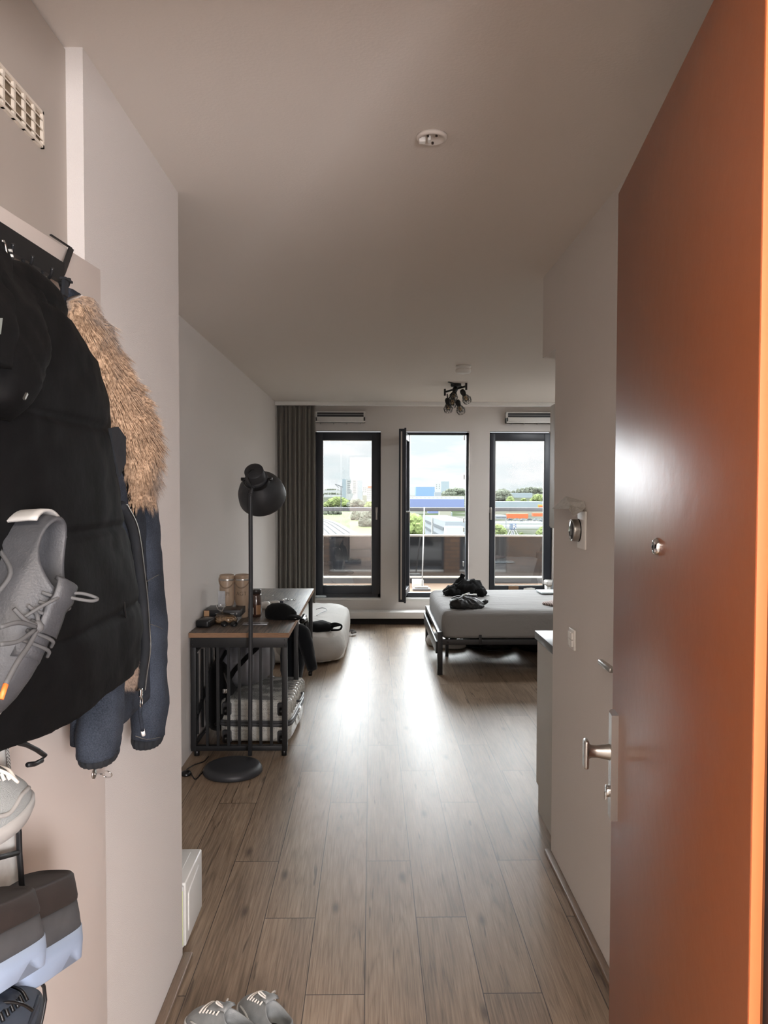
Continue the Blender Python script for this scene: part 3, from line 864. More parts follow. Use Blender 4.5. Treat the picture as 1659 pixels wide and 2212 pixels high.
# middle window
block(862, 898, 1052, 1071, 40, 'white', 'white shed left of the pale blue warehouse')
block(898.5, 939, 1052, 1072, 40, 'blue', 'pale blue warehouse in the middle window')
block(939, 953, 1063, 1073, 20, 'grey', 'small grey annex right of the blue warehouse')
block(940, 952, 1044.5, 1068, 10, 'white', 'white tower flat on the horizon of the middle window', wins=(2, 3, .35, .3, .5, .95))
block(953, 970, 1040, 1067, 14, 'pale', 'pale blue tower flat right of the white one on the horizon')
block(860, 1003, 1073, 1080, 30, 'white', 'long white flat roofed hall above the navy facade', wins=(16, 1, .3, .15, .6, .8))
block(886, 1003, 1078, 1097, 30, 'navy', 'long navy blue shop facade crossing the middle window')
tree(985, 1073, 64, 19, 'grey green wood behind the blue warehouse', mt='leaf2', seed=9, base=1070)
tree(893, 1158, 54, 49, 'large bright green tree at the left of the middle window', seed=10)
block(950, 975, 1100, 1118, 12, 'cream', 'cream vaulted rooftop house behind the grey office')
block(959, 977, 1107, 1116.2, 5, 'pale', 'pale rooftop plant box above the cream roof')
# the grey office wing running diagonally
def wing():
    A, B = G(918, 1152), G(962, 1172)
    A.y, B.y = 330, 240; A.x = at(918, 1150, Y=330).x; B.x = at(961.5, 1150, Y=240).x
    zA, zB = at(918, 1113, Y=330).z, at(961.5, 1126, Y=240).z
    zt_ = (zA+zB)/2; d = (B-A); L_ = d.length; d.normalize(); nn = V(d.y, -d.x, 0)
    if nn.y > 0: nn = -nn
    r = thing('office_wing', 'grey two storey office wing with window bands running diagonally towards the camera', 'building', A)
    def Q(s, h0, h1, o0, o1, m, nm, par):
        vs = []
        for h in (h0, h1):
            for (u_, o) in ((s[0], o0), (s[1], o0), (s[1], o1), (s[0], o1)):
                base = A.lerp(B, u_); zz = (zA + (zB-zA)*u_ - GZ)*h + GZ
                p = base + nn*o; vs.append(V(p.x, p.y, zz))
        return obj(nm, MB().add(vs, [(0,3,2,1),(4,5,6,7),(0,1,5,4),(1,2,6,5),(2,3,7,6),(3,0,4,7)]), m, par)
    w_ = Q((0, 1), 0, 1, 0, -9, E['grey'], 'wall', r)
    for (h0, h1) in ((.74, .82), (.46, .54)):
        Q((.06, .46), h0, h1, .4, 0, E['dark'], 'window_band', r); Q((.52, .97), h0, h1, .4, 0, E['dark'], 'window_band', r)
    Q((.455, .49), 0, 1.04, .5, 0, E['white'], 'pilaster', r)
    block(964, 1003, 1125, 1163, 30, 'cream', 'cream flat roofed hall right of the grey office wing', wins=(2, 1, .8, .5, 0.1, .45))
wing()
block(964, 1003, 1139, 1213, 8, 'white', 'white low front building with dark garage openings', wins=(3, 1, .6, .5, .35, .6))
block(925, 950, 1100, 1109, 12, 'navy', 'blue low shop row under the handrail')
# right window
tree(1085, 1083, 50, 26, 'dark grey green wood at the left of the right window', mt='leaf2', seed=11)
tree(1150, 1066, 90, 14, 'far tree line on the horizon of the right window', mt='leaf2', seed=12)
tree(1102, 1084, 18, 12, 'small bright tree at the left behind the long roof', seed=13)
tree(1163, 1084, 34, 17, 'bright bushy tree at the right behind the long roof', seed=14)
tree(1131, 1083, 13, 8, 'smallest bright tree, midway behind the long roof', seed=15)
block(1107, 1150, 1065, 1075, 20, 'pale', 'pale blue hall with a curved white roof far off')
block(1060, 1180, 1084, 1097, 40, 'pale', 'long pale hall with white roof edge above the handrail, right window')
b_, a0, a1, Y, z_ = block(1162, 1180, 1090, 1098.5, 1, 'yellow', 'small yellow and orange shop sign panel above the handrail', 'shop_sign', 'sign')
obj('lettering', MB().box((a0.x+(a1.x-a0.x)*.1, Y-.4, z_-3.2), (a1.x, Y-.1, z_-1.2)), E['orange'], b_)
block(1060, 1180, 1104, 1112, 30, 'cream', 'cream flat roof just below the handrail, right window')
block(1096, 1141, 1110, 1120, 6, 'orange', 'long orange awning across the car park', 'awning', 'awning')
block(1152, 1180, 1108.5, 1115.5, 6, 'orange', 'shorter orange awning at the right edge', 'awning', 'awning')
block(1060, 1094, 1114, 1121, 20, 'grey', 'grey low building left of the orange awning', wins=(3, 1, .8, .3, .3, .7))
block(1060, 1180, 1129, 1135, 14, 'white', 'long white canopy roof in the right window')
block(1090, 1180, 1137, 1142, 12, 'white', 'lower white canopy roof behind the blue sign')
for i in range(12):
    px = 1098 + (i//2)*14.0 + (i % 2)*4; b = G(px, 1128.5 - (i % 2)*4.5)
    cm = ['white', 'grey', 'dark', 'pale', 'white', 'dark'][(i*5) % 6]; cn = {'dark': 'black', 'pale': 'pale blue'}.get(cm, cm); row_ = ['nearer', 'farther'][i % 2]; nth = ['leftmost', 'second from left', 'third from left', 'fourth from left', 'fifth from left', 'rightmost'][i//2]
    r = thing('parked_car', 'tiny %s car, %s in the %s parked row' % (cn, nth, row_), 'car', b, group='cars on the car park')
    obj('body', MB().box(b+V(-1.6,-.8,.3), b+V(1.6,.8,.9), .3), E[cm], r)
    obj('cabin', MB().box(b+V(-.9,-.7,.9), b+V(.9,.7,1.4), .3), E['dark'], r)
tree(1075, 1156, 38, 24, 'bright green tree at the lower left of the right window', seed=16)
tree(1173, 1156, 28, 20, 'bright green tree at the lower right of the right window', seed=17)
tree(1127, 1156, 10, 8, 'tiny bright bush right of the blue R sign', seed=18)
# blue sign with a white R on its frame
Y = 345.0
q0, q1 = at(1101.5, 1143.5, Y=Y), at(1115, 1131.5, Y=Y)
r = thing('rooftop_sign', 'blue square rooftop sign with a white letter R on a lattice frame', 'sign', (q0.x, Y, GZ))
obj('panel', MB().box((q0.x, Y, q0.z), (q1.x, Y+.6, q1.z)), E['bluesign'], r)
fc = bpy.data.curves.new('letter', 'FONT'); fc.body = 'R'; fc.size = (q1.z-q0.z)*1.12; fc.extrude = .1; fc.align_x = 'CENTER'; fc.offset = .08
fo = bpy.data.objects.new('letter', fc); C.objects.link(fo); fo.location = ((q0.x*.32+q1.x*.68), Y-.15, q0.z+.32); fo.rotation_euler = (R(90), 0, 0); bpy.context.view_layer.update(); lm = bpy.data.meshes.new_from_object(fo.evaluated_get(bpy.context.evaluated_depsgraph_get())); lb = MB(); lb.add([fo.matrix_world @ v.co for v in lm.vertices], [list(q.vertices) for q in lm.polygons]); bpy.data.objects.remove(fo); obj('letter', lb, E['whitesign'], r)
obj('side_text', MB().box((q0.x+.15, Y-.12, q0.z+.3), (q0.x+.75, Y, q1.z-.3)), E['pale'], r)
lg = []
for i, (a, b) in enumerate(((1097, 1103), (1103, 1108), (1108, 1103), (1113, 1108), (1119, 1113))):
    A = at(a, 1155, Y=Y); B = at(b, 1143.5, Y=Y)
    obj('frame_leg', MB().bar(V(A.x, Y+.3, A.z), V(B.x, Y+.3, B.z), .25), E['whitesign'], r)
obj('mast', MB().bar((( q0.x+q1.x)/2, Y+1, GZ), ((q0.x+q1.x)/2, Y+1, q0.z), 1.2), E['grey'], r)
obj('lamp_post', MB().bar((at(1093, 1130, Y=380).x, 380, GZ), at(1093, 1121, Y=380), .4), E['grey'], r)
# ================================================================== DESK AND LAMP
ZD = .75
zf = .725
DX0, DX1 = XL+.003, at(624, 1367, Z=ZD).x
DY0, DY1 = at(620, 1367, Z=ZD).y, at(676, 1271, Z=ZD).y
def deskwood():
    m = mat('dark_oak_top', (74, 62, 54), .42, spec=.6)
    t = m.node_tree; b = t.nodes['Principled BSDF']; co = t.nodes.new('ShaderNodeTexCoord')
    mp = t.nodes.new('ShaderNodeMapping'); mp.inputs['Scale'].default_value = (26, 1.6, 26)
    n = t.nodes.new('ShaderNodeTexNoise'); n.inputs['Scale'].default_value = 3; n.inputs['Detail'].default_value = 8; n.inputs['Distortion'].default_value = .6
    cr = t.nodes.new('ShaderNodeValToRGB'); cr.color_ramp.elements[0].position = .38; cr.color_ramp.elements[0].color = srgb(48, 40, 35); cr.color_ramp.elements[1].position = .62; cr.color_ramp.elements[1].color = srgb(104, 90, 78)
    t.links.new(co.outputs['Object'], mp.inputs[0]); t.links.new(mp.outputs[0], n.inputs['Vector']); t.links.new(n.outputs[0], cr.inputs[0]); t.links.new(cr.outputs[0], b.inputs['Base Color'])
    return m
M['desk'] = deskwood()
M['edge'] = mat('oak_edge', (142, 108, 80), .5, var=.18, vscale=9, aniso=(3, 3, 30))
dk = thing('desk', 'dark oak topped desk on black slatted metal frames along the left wall', 'desk', (DX0+.3, DY0+.5, 0))
obj('desktop', MB().box((DX0, DY0+.004, ZD-.028), (DX1-.003, DY1, ZD), .001), M['desk'], dk)
obj('edge_band', MB().box((DX0, DY0, ZD-.029), (DX1, DY0+.004, ZD)).box((DX1-.003, DY0+.004, ZD-.029), (DX1, DY1, ZD-.0002)), M['edge'], dk)
t = .032
def endframe(y, full=True):
    x0, x1 = DX0+.008, DX1-.012
    zt = ZD-.029
    for x in (x0, x1-t): obj('leg', MB().box((x, y, .03), (x+t, y+t, zt), .002), M['black'], dk)
    for x in (x0+t/2+.02, x1-t/2-.0): obj('foot', MB().cyl((x-.004, y+t/2, 0), (x-.004, y+t/2, .03), .017, 14), M['blackp'], dk)
    if full:
        obj('apron', MB().box((x0, y-.001, zt-.062), (x1, y+t*.6, zt), .001), M['black'], dk)
        obj('bottom_rail', MB().box((x0+t, y, .032), (x1-t, y+t, .062), .001), M['black'], dk)
        for i in range(7):
            xx = x0+t+(x1-x0-2*t)*(i+1)/8 - .008
            obj('slat', MB().box((xx, y+.006, .06), (xx+.016, y+.022, zt-.06)), M['black'], dk)
        for x in (x0+.012, x1-.014):
            for zz in (zt-.014, zt-.046): obj('screw', MB().cyl((x, y-.003, zz), (x, y, zz), .004, 8), M['blackp'], dk)
    else:
        obj('top_rail', MB().box((x0+t, y, zt-.03), (x1-t, y+t, zt)), M['black'], dk)
endframe(DY0+.01)
ymid = DY0+.72
endframe(ymid, False)
endframe(DY1-.05, False)
# cross braced side against the wall
xa = DX0+.012
for i, (a, b) in enumerate(((.19, .44), (.06, .05), (.62, .66))):
    obj('rail', MB().bar((xa+.012, DY0+.03, a), (xa+.012, ymid, b), .016), M['black'], dk)
for k in range(4):
    yy = DY0+.12+.14*k; obj('rail_bar', MB().bar((xa+.012, yy, .10), (xa+.012, yy, .60), .013), M['black'], dk)
obj('long_rail', MB().box((DX1-.04, DY0+.04, ZD-.06), (DX1-.02, DY1-.05, ZD-.03)), M['black'], dk)

# ------------------------------------------------------------------ floor lamp
M['lampblk'] = mat('charcoal_lacquer', (44, 45, 48), .5, bump=.05, bscale=300)
zb = .045
pc = at(503, 1651, Z=zb); pc.z = 0
Rb = .167
fl = thing('floor_lamp', 'tall charcoal floor lamp with a big domed shade in front of the desk', 'floor lamp', pc)
obj('base', MB().lathe([(0,.002),(Rb-.004,.002),(Rb,.008),(Rb-.003,.026),(Rb-.012,.039),(Rb-.026,.0455),(Rb-.04,.047),(0,.047)], pc, n=64), M['lampblk'], fl)
pp0 = at(540, 1632, Z=.047)
Yp = pp0.y
ptop = at(541, 1072, Y=Yp)
el = at(549, 1048, Y=Yp+.01)
obj('pole', MB().tube(curve([pp0, V(ptop.x, Yp, 1.0), V(ptop.x, Yp, ptop.z-.03), ptop, ptop.lerp(el, .5)+V(-.002,0,.004), el], 6), .0125, 16), M['lampblk'], fl)
axis = V(.08, .80, -.575).normalized()
cap = at(548, 1017, Y=Yp-.02)
prof = [(0,0),(.052,0),(.056,.004),(.056,.055),(.060,.062),(.066,.066),(.066,.10),(.074,.112),(.100,.135),(.124,.168),(.138,.205),(.143,.25),(.1435,.262),(.1415,.262),(.136,.205),(.12,.168),(.096,.137),(.06,.115),(0,.112)]
sh = obj('lamp_shade', MB().lathe(prof, cap, axis, 64), M['lampblk'], fl)
# yoke round the neck
side = axis.cross(V(0,0,1)).normalized(); upn = side.cross(axis).normalized()
cy = cap + axis*.082
mb = MB(); pts = []
for i in range(21):
    a = math.pi*i/20
    pts.append(cy + side*(.076*math.cos(a)) - upn*(.076*math.sin(a)) + axis*0)
vs = []; 
for p in pts:
    rr = (p-cy).normalized()
    for s1_, s2_ in ((-1,-1),(1,-1),(1,1),(-1,1)): vs.append(p + axis*(.011*s1_) + rr*(.003*s2_))
mb.rings([vs[i*4:i*4+4] for i in range(21)], smooth=False)
obj('yoke', mb, M['black'], fl)
for s_ in (-1, 1): obj('yoke_knob', MB().cyl(cy+side*(s_*.068), cy+side*(s_*.092), .010, 16), M['blackp'], fl)
c0 = cap + axis*-.001 + upn*-.0
mb = MB().tube(curve([c0+side*.004+upn*.004, c0-axis*.018+side*-.008-upn*.008, c0-axis*.012+side*-.026-upn*.045, cy-upn*.066-axis*.03-side*.012, cy-upn*.084-axis*.015, el+V(0,-.014,-.03)], 8), .0028, 8)
obj('cord', mb, M['blackp'], sh)
obj('bulb', MB().lathe([(0,.115),(.018,.12),(.03,.16),(.026,.19),(0,.205)], cap, axis, 24), M['white'], sh)
# floor switch and flex
fs = at(402, 1674, Z=0)
sw = thing('foot_switch', 'black round foot switch with its flex on the floor left of the lamp base', 'switch', fs)
obj('switch_body', MB().lathe([(0,0),(.030,0),(.032,.006),(.024,.018),(.011,.024),(0,.025)], fs+V(0,0,.001), n=24), M['blackp'], sw)
obj('flex', MB().tube(curve([at(451, 1634, Z=.004), at(440, 1645, Z=.004), at(420, 1652, Z=.004), at(404, 1662, Z=.006), fs+V(.0,.02,.01), fs+V(.03,-.01,.008), at(422, 1683, Z=.004), at(434, 1672, Z=.004), at(440, 1664, Z=.004)], 8), .0035, 8), M['blackp'], sw)

# ================================================================== THINGS ON THE DESK
def on(px, py): return at(px, py, Z=ZD)
# tumblers
def tumbler(px, label, text, yy):
    c = at(px, 1335, Y=yy); c.z = ZD
    r = thing('tumbler', label, 'tumbler', c, group='beige tumblers on the desk')
    hb = .285
    obj('body', MB().lathe([(0,0),(.036,0),(.038,.004),(.039,.075),(.048,.105),(.050,.118),(.050,hb-.045),(.049,hb-.035)], c, n=40), M['beige'], r)
    obj('steel_band', MB().lathe([(.0492,hb-.036),(.0498,hb-.034),(.0498,hb-.026),(.0492,hb-.024)], c, n=40), M['steel'], r)
    obj('lid', MB().lathe([(.0485,hb-.025),(.0505,hb-.020),(.0500,hb-.004),(.046,hb+.003),(.04,hb),(0,hb-.002)], c, n=40), M['beige'], r)
    pts = [c+V(.052*math.cos(a), -.052*math.sin(a)*1.02-.0, hb-.02-.062*math.sin(a)) for a in [math.pi*i/16 for i in range(17)]]
    obj('carry_loop', MB().tube(pts, .0042, 8), M['beiged'], r)
    fc = bpy.data.curves.new('t', 'FONT'); fc.body = text; fc.size = .036; fc.extrude = .0003; fc.align_x = 'CENTER'; fc.offset = -.0004
    fo = bpy.data.objects.new('t', fc); C.objects.link(fo); bpy.context.view_layer.update()
    lm = bpy.data.meshes.new_from_object(fo.evaluated_get(bpy.context.evaluated_depsgraph_get())); bpy.data.objects.remove(fo)
    lb = MB()
    vs = []
    for v in lm.vertices:
        a = v.co.x/.05; rr = .0507+v.co.z; vs.append(c + V(rr*math.sin(a), -rr*math.cos(a), .152+v.co.y))
    lb.add(vs, [list(q.vertices) for q in lm.polygons]); obj('lettering', lb, M['beigedd'], r)
M['beige'] = mat('beige_powder_coat', (172, 150, 128), .38); M['beiged'] = mat('beige_handle', (138, 118, 100), .4); M['beigedd'] = mat('brown_print', (92, 76, 62), .5)
tumbler(491, 'beige lidded tumbler with carry loop marked API, left one of the pair', 'API', 5.15)
tumbler(524, 'beige lidded tumbler with carry loop marked AGT, right one beside the lamp pole', 'AGT', 5.16)
# black boxes
bx0, bx1 = at(441, 1345, Z=ZD), at(512, 1345, Z=ZD)
yb_ = bx0.y
M['boxblk'] = mat('black_card', (20, 20, 22), .4)
r = thing('lower_box', None, None); bpy.data.objects.remove(r)
r = thing('product_box', 'black and grey product box under the larger black box', 'box', (bx0.x+.12, yb_+.08, ZD))
obj('carton', MB().box((bx0.x, yb_, ZD), (bx1.x, yb_+.17, ZD+.038), .002), M['boxblk'], r)
obj('grey_end', MB().box((bx1.x-.001, yb_+.002, ZD+.002), (bx1.x+.0015, yb_+.165, ZD+.036)), M['grey'], r)
x1b = at(520, 1330, Y=yb_).x
r = thing('product_box', 'large flat black product box with an orange end label, top of the two boxes', 'box', (bx0.x+.12, yb_+.08, ZD+.0385))
obj('carton', MB().box((bx0.x, yb_-.008, ZD+.0385), (x1b, yb_+.2, ZD+.082), .002), M['boxblk'], r)
obj('orange_label', MB().box((bx0.x+.001, yb_-.0088, ZD+.042), (bx0.x+.034, yb_-.0078, ZD+.079)), mat('label_orange', (176, 138, 100), .5), r)
for i, (u_, wd) in enumerate(((.075, .03), (.165, .03))):
    obj('print_line', MB().box((bx0.x+u_, yb_-.0086, ZD+.057), (bx0.x+u_+wd, yb_-.0079, ZD+.061)), M['grey'], r)
obj('print_mark', MB().box((x1b-.028, yb_-.0086, ZD+.054), (x1b-.021, yb_-.0079, ZD+.065)), M['grey'], r)
# hard case at the near left corner
a, b = at(412, 1364, Z=ZD), at(440, 1364, Z=ZD); d = at(456, 1340, Z=ZD)
cx = V((a.x+b.x)/2+.016, (a.y+d.y)/2, ZD)
Tm = Matrix.Translation(cx) @ Matrix.Rotation(R(-9), 4, 'Z')
r = thing('glasses_case', 'black hard glasses case with a small grey label, near left corner of the desk', 'case', cx)
obj('shell', MB().box((-.042, -.082, .001), (.042, .082, .048), .012).xf(Tm), M['boxblk'], r)
obj('grey_label', MB().box((-.014, -.01, .0476), (.03, .035, .0488)).xf(Tm), mat('label_grey', (120, 120, 118), .5), r)
obj('seam', MB().box((-.0426, -.075, .026), (.0426, .075, .028)).xf(Tm), M['black'], r)
# clear bag of tobacco coloured grains
c = at(483, 1350, Z=ZD); c.y += .05
M['clear'] = glassmat('clear_plastic', .06, (.93, .93, .92, 1), .12)
def grain():
    m = mat('grain_brown', (130, 102, 74), .8); t = m.node_tree; b = t.nodes['Principled BSDF']; co = t.nodes.new('ShaderNodeTexCoord')
    v = t.nodes.new('ShaderNodeTexVoronoi'); v.inputs['Scale'].default_value = 190
    cr = t.nodes.new('ShaderNodeValToRGB'); cr.color_ramp.elements[0].color = srgb(86, 62, 42); cr.color_ramp.elements[1].color = srgb(196, 160, 118)
    t.links.new(co.outputs['Object'], v.inputs['Vector']); t.links.new(v.outputs['Color'], cr.inputs[0]); t.links.new(cr.outputs[0], b.inputs['Base Color'])
    bp = t.nodes.new('ShaderNodeBump'); bp.inputs['Distance'].default_value = .003; t.links.new(v.outputs['Distance'], bp.inputs['Height']); t.links.new(bp.outputs[0], b.inputs['Normal'])
    return m
r = thing('grain_bag', 'clear plastic bag of brown grains tied in a knot on the desk', 'bag', c)
def bag(k, nn, ztop):
    pr = [(0, .002), (.6, .001), (.92, .008), (1.0, .025), (.93, .042), (.7, .054)]
    rg = []
    for f, h in pr[1:]:
        rg.append([p + V(0,0,.004*noise.noise(p*40)) if h > .01 else p for p in sring(c+V(0,0,h), (1,0,0), (0,1,0), .078*f*k, .052*f*k, 40, 2.4)])
    return rg
obj('grains', MB().rings(bag(.96, 40, 0)).disp(.003, 60, 3), grain(), r)
rg = bag(1.02, 40, 0)
for f, h, dx in ((.45, .062, -.012), (.13, .072, -.022), (.10, .078, -.026), (.2, .092, -.03), (.32, .112, -.026), (.36, .122, -.024)):
    rg.append([p for p in sring(c+V(dx,0,h), (1,0,0), (0,1,0), .078*f*(1.05), .052*f, 40, 2, fn=lambda t_, f=f: 1+.22*math.sin(7*t_+f*9))])
obj('film', MB().rings(rg, cap=False).disp(.0025, 45, 9), M['clear'], r)
# black framed sunglasses
c = on(495, 1354)
r = thing('sunglasses', 'black folded sunglasses near the front edge of the desk', 'sunglasses', c)
for s_ in (-1, 1):
    cc = c + V(.030*s_, 0, .017)
    obj('lens', MB().lathe([(0,0),(.019,.001),(.020,.003),(0,.004)], cc, (.1, -.75, .66), 20), M['blackp'], r)
mb = MB()
for s_ in (-1, 1):
    cc = c + V(.030*s_, 0, .017); a1 = V(1,0,0); a2 = V(.1,-.75,.66).cross(V(1,0,0)).normalized()
    mb.tube([cc+a1*.022*math.cos(q)+a2*.018*math.sin(q) for q in [2*math.pi*i/20 for i in range(20)]], .0022, 6, closed=True)
mb.tube([c+V(-.008,0,.022), c+V(.008,0,.022)], .002, 6)
obj('frame', mb, M['blackp'], r)
for s_ in (-1, 1): obj('temple', MB().tube([c+V(.052*s_, .0, .02), c+V(.045*s_, .03, .012), c+V(-.04*s_, .045+.008*s_, .006)], .0022, 6), M['blackp'], r)
# phone lying face down
a = on(522, 1351); b = on(578, 1351); w_ = b.x-a.x-.006
r = thing('phone', 'silver phone lying face down with a dark camera bar on the desk', 'phone', (a.x, a.y, ZD))
Tm = Matrix.Translation((a.x+.004, a.y, ZD+.0003)) @ Matrix.Rotation(R(2), 4, 'Z')
obj('phone_body', MB().box((0,0,0), (w_, .072, .0085), .003).xf(Tm), mat('phone_silver', (150, 152, 156), .3, metal=.4), r)
obj('camera_bar', MB().box((.03,.012,.0085), (w_-.045,.030,.0112), .001).xf(Tm), M['blackp'], r)
# black cap
c = at(607, 1341, Z=ZD); c.y += .10
M['cloth'] = mat('black_cloth', (17, 17, 18), .95, spec=.15, bump=.25, bscale=420, sheen=.05)
r = thing('cap', 'crumpled black cap lying on the desk behind the phone', 'cap', c)
rg = []
for f, h in ((.86, .001), (1.0, .012), (.99, .035), (.9, .058), (.68, .082), (.42, .098), (.15, .105)):
    rg.append(sring(c+V(-.012*f+.018*(1-f)*0-.02*(h/.1), .0, h), (1,.1,0), (0,1,0), .104*f, .085*f, 40, 2.2, fn=lambda t_, h=h: 1+.04*math.sin(3*t_+h*40)))
obj('crown', MB().rings(rg).disp(.006, 18, 4), M['cloth'], r)
rg = [sring(c+V(.055, -.03, h), (1,-.35,0), (.35,1,0), .075*f, .055*f, 28, 2.2) for f, h in ((.95, .002), (1.0, .008), (.8, .022), (.3, .03))]
obj('brim', MB().rings(rg).disp(.003, 25, 7), M['cloth'], r)
obj('white_tag', MB().box(c+V(.082,-.086,.004), c+V(.098,-.084,.014)), M['white'], r)
# jar with dark lid
c = at(553, 1316, Y=5.18); c.z = ZD
r = thing('jar', 'glass jar of brown spread with a dark lid and printed label', 'jar', c)
hj = at(553, 1273, Y=5.18).z - ZD
rj = .037
obj('contents', MB().lathe([(0,.002),(rj-.003,.002),(rj,.008),(rj,hj-.04),(rj-.006,hj-.028),(0,hj-.028)], c, n=36), mat('brown_spread', (66, 44, 34), .25, coat=.6), r)
obj('lid', MB().lathe([(rj-.007,hj-.03),(rj-.001,hj-.028),(rj-.001,hj-.004),(rj-.003,hj),(0,hj)], c, n=36), mat('dark_lid', (40, 34, 32), .35), r)
def wrap(a0, a1, z0, z1, m, nm, rr=rj+.0006):
    mb = MB(); mb.grid(lambda u, v: c + V(rr*math.sin(a0+(a1-a0)*u), -rr*math.cos(a0+(a1-a0)*u), z0+(z1-z0)*v), 16, 2); return obj(nm, mb, m, r)
wrap(-.9, -.3, .02, .065, mat('label_white', (190, 186, 178), .5), 'barcode_label')
wrap(.15, 1.1, .018, .082, mat('label_brown', (150, 112, 78), .5), 'nut_label')
# white bottle and small cans
c = at(573, 1316, Z=ZD); c.y += .02
tag(obj('cotton_roll', MB().lathe([(0,0),(.024,0),(.031,.01),(.034,.03),(.030,.046),(.012,.052),(0,.053)], c+V(0,0,.0005), n=28), M['trim']), 'small round white tub standing beside the jar', 'tub')['label'] = 'small round white tub on the desk between the jar and the cap'
bpy.data.objects['cotton_roll'].name = 'tub'
c = at(594, 1312, Z=ZD); c.y += .07
r = thing('lotion_tube', 'white tube with a dark cap lying behind the black cap', 'tube', c)
obj('tube_body', MB().lathe([(.004,0),(.018,.004),(.019,.06),(.016,.075),(0,.078)], c+V(-.05,0,.02), (1,.1,0), 20), M['white'], r)
obj('tube_cap', MB().cyl(c+V(.028,.008,.02), c+V(.052,.01,.02), .016, 18), mat('navy_cap', (40, 44, 60), .4), r)
# cable tangle
c = at(545, 1328, Z=ZD)
rnd = random.Random(3); mb = MB()
pts = [c+V(rnd.uniform(-.075, .055), rnd.uniform(-.01, .10), rnd.uniform(.004, .032)) for i in range(26)]
mb.tube(curve(pts, 6), .0032, 6)
tag(obj('cable', mb, M['blackp']), 'black charging cable in a loose tangle round the jar', 'cable')
# wire glasses and bracelet
c = at(573, 1294, Z=ZD)
r = thing('eyeglasses', 'thin wire framed glasses on the desk behind the tub', 'glasses', c)
for s_ in (-1, 1): obj('rim', MB().tube([c+V(.028*s_+.022*math.cos(q), .004, .02+.016*math.sin(q)) for q in [2*math.pi*i/20 for i in range(20)]], .001, 6, closed=True), M['steel'], r)
obj('temple', MB().tube([c+V(.05,.004,.024), c+V(.055,.07,.022), c+V(.05,.1,.004)], .001, 6), M['steel'], r)
obj('bridge', MB().tube([c+V(-.006,.004,.024), c+V(.006,.004,.024)], .001, 6), M['steel'], r)
c = at(619, 1297, Z=ZD)
rnd = random.Random(8); r = thing('bracelet', 'small glittering chain bracelet lying on the desk behind the cap', 'bracelet', c)
pts = [c+V(-.065,0,.003), c+V(-.02,-.02,.003), c+V(.0,.02,.004), c+V(.03,-.015,.003), c+V(.045,.03,.003), c+V(.07,.02,.003)]
obj('chain', MB().tube(curve(pts, 6), .002, 6), M['chrome'], r)
for i in range(9):
    q = c+V(rnd.uniform(-.03, .06), rnd.uniform(-.03, .04), .006); obj('bead', MB().lathe([(0,-.006),(.005,-.003),(.006,0),(.005,.003),(0,.006)], q, n=8), M['chrome'], r)
# white card tube left of the tumblers
c = at(480, 1330, Y=5.05); c.z = ZD+.083
tag(obj('paper_leaflet', MB().box((c.x-.028, 5.05, ZD+.083), (c.x+.02, 5.056, ZD+.19)), mat('leaflet', (176, 178, 180), .6, var=.1, vscale=60)), 'narrow pale leaflet standing in front of the left tumbler', 'leaflet')

# ================================================================== UNDER THE DESK
# suitcase lying flat
def newsprint():
    m = mat('newspaper_print', (196, 196, 190), .25, coat=.3); t = m.node_tree; b = t.nodes['Principled BSDF']; n = t.nodes.new; l = t.links.new
    co = n('ShaderNodeTexCoord'); mp = n('ShaderNodeMapping'); mp.inputs['Scale'].default_value = (130, 130, 160); mp.inputs['Rotation'].default_value = (0, 0, .1)
    a = n('ShaderNodeTexNoise'); a.inputs['Scale'].default_value = 1; a.inputs['Detail'].default_value = 2; l(co.outputs['Object'], mp.inputs[0]); l(mp.outputs[0], a.inputs['Vector'])
    w_ = n('ShaderNodeTexWave'); w_.bands_direction = 'Z'; w_.inputs['Scale'].default_value = 40; w_.inputs['Distortion'].default_value = 1.2; l(co.outputs['Object'], w_.inputs['Vector'])
    c_ = n('ShaderNodeTexNoise'); c_.inputs['Scale'].default_value = 9; c_.inputs['Detail'].default_value = 1; l(co.outputs['Object'], c_.inputs['Vector'])
    mu = n('ShaderNodeMath'); mu.operation = 'MULTIPLY'; l(a.outputs[0], mu.inputs[0]); l(w_.outputs[0], mu.inputs[1])
    m2 = n('ShaderNodeMath'); m2.operation = 'MULTIPLY'; l(mu.outputs[0], m2.inputs[0]); l(c_.outputs[0], m2.inputs[1])
    cr = n('ShaderNodeValToRGB'); cr.color_ramp.elements[0].position = .17; cr.color_ramp.elements[0].color = srgb(208, 208, 202); cr.color_ramp.elements[1].position = .24; cr.color_ramp.elements[1].color = srgb(138, 138, 136)
    l(m2.outputs[0], cr.inputs[0]); l(cr.outputs[0], b.inputs['Base Color'])
    return m
M['news'] = newsprint()
M['sgrey'] = mat('dark_grey_trim', (72, 73, 76), .4)
sw_, sd_, sh_ = .46, .64, .265
near_l, near_r = at(470, 1606, Z=.02), at(628, 1606, Z=.02)
fr = at(668, 1480, Z=.16)
rot = math.atan2(-(fr.x-near_r.x), (fr.y-near_r.y))
Ts = Matrix.Translation((near_r.x, near_r.y, 0)) @ Matrix.Rotation(rot, 4, 'Z')
sw_ = near_r.x-near_l.x
r = thing('suitcase', 'large hard suitcase printed with newspaper text lying flat under the desk', 'suitcase', Ts @ V(-sw_/2, sd_/2, 0))
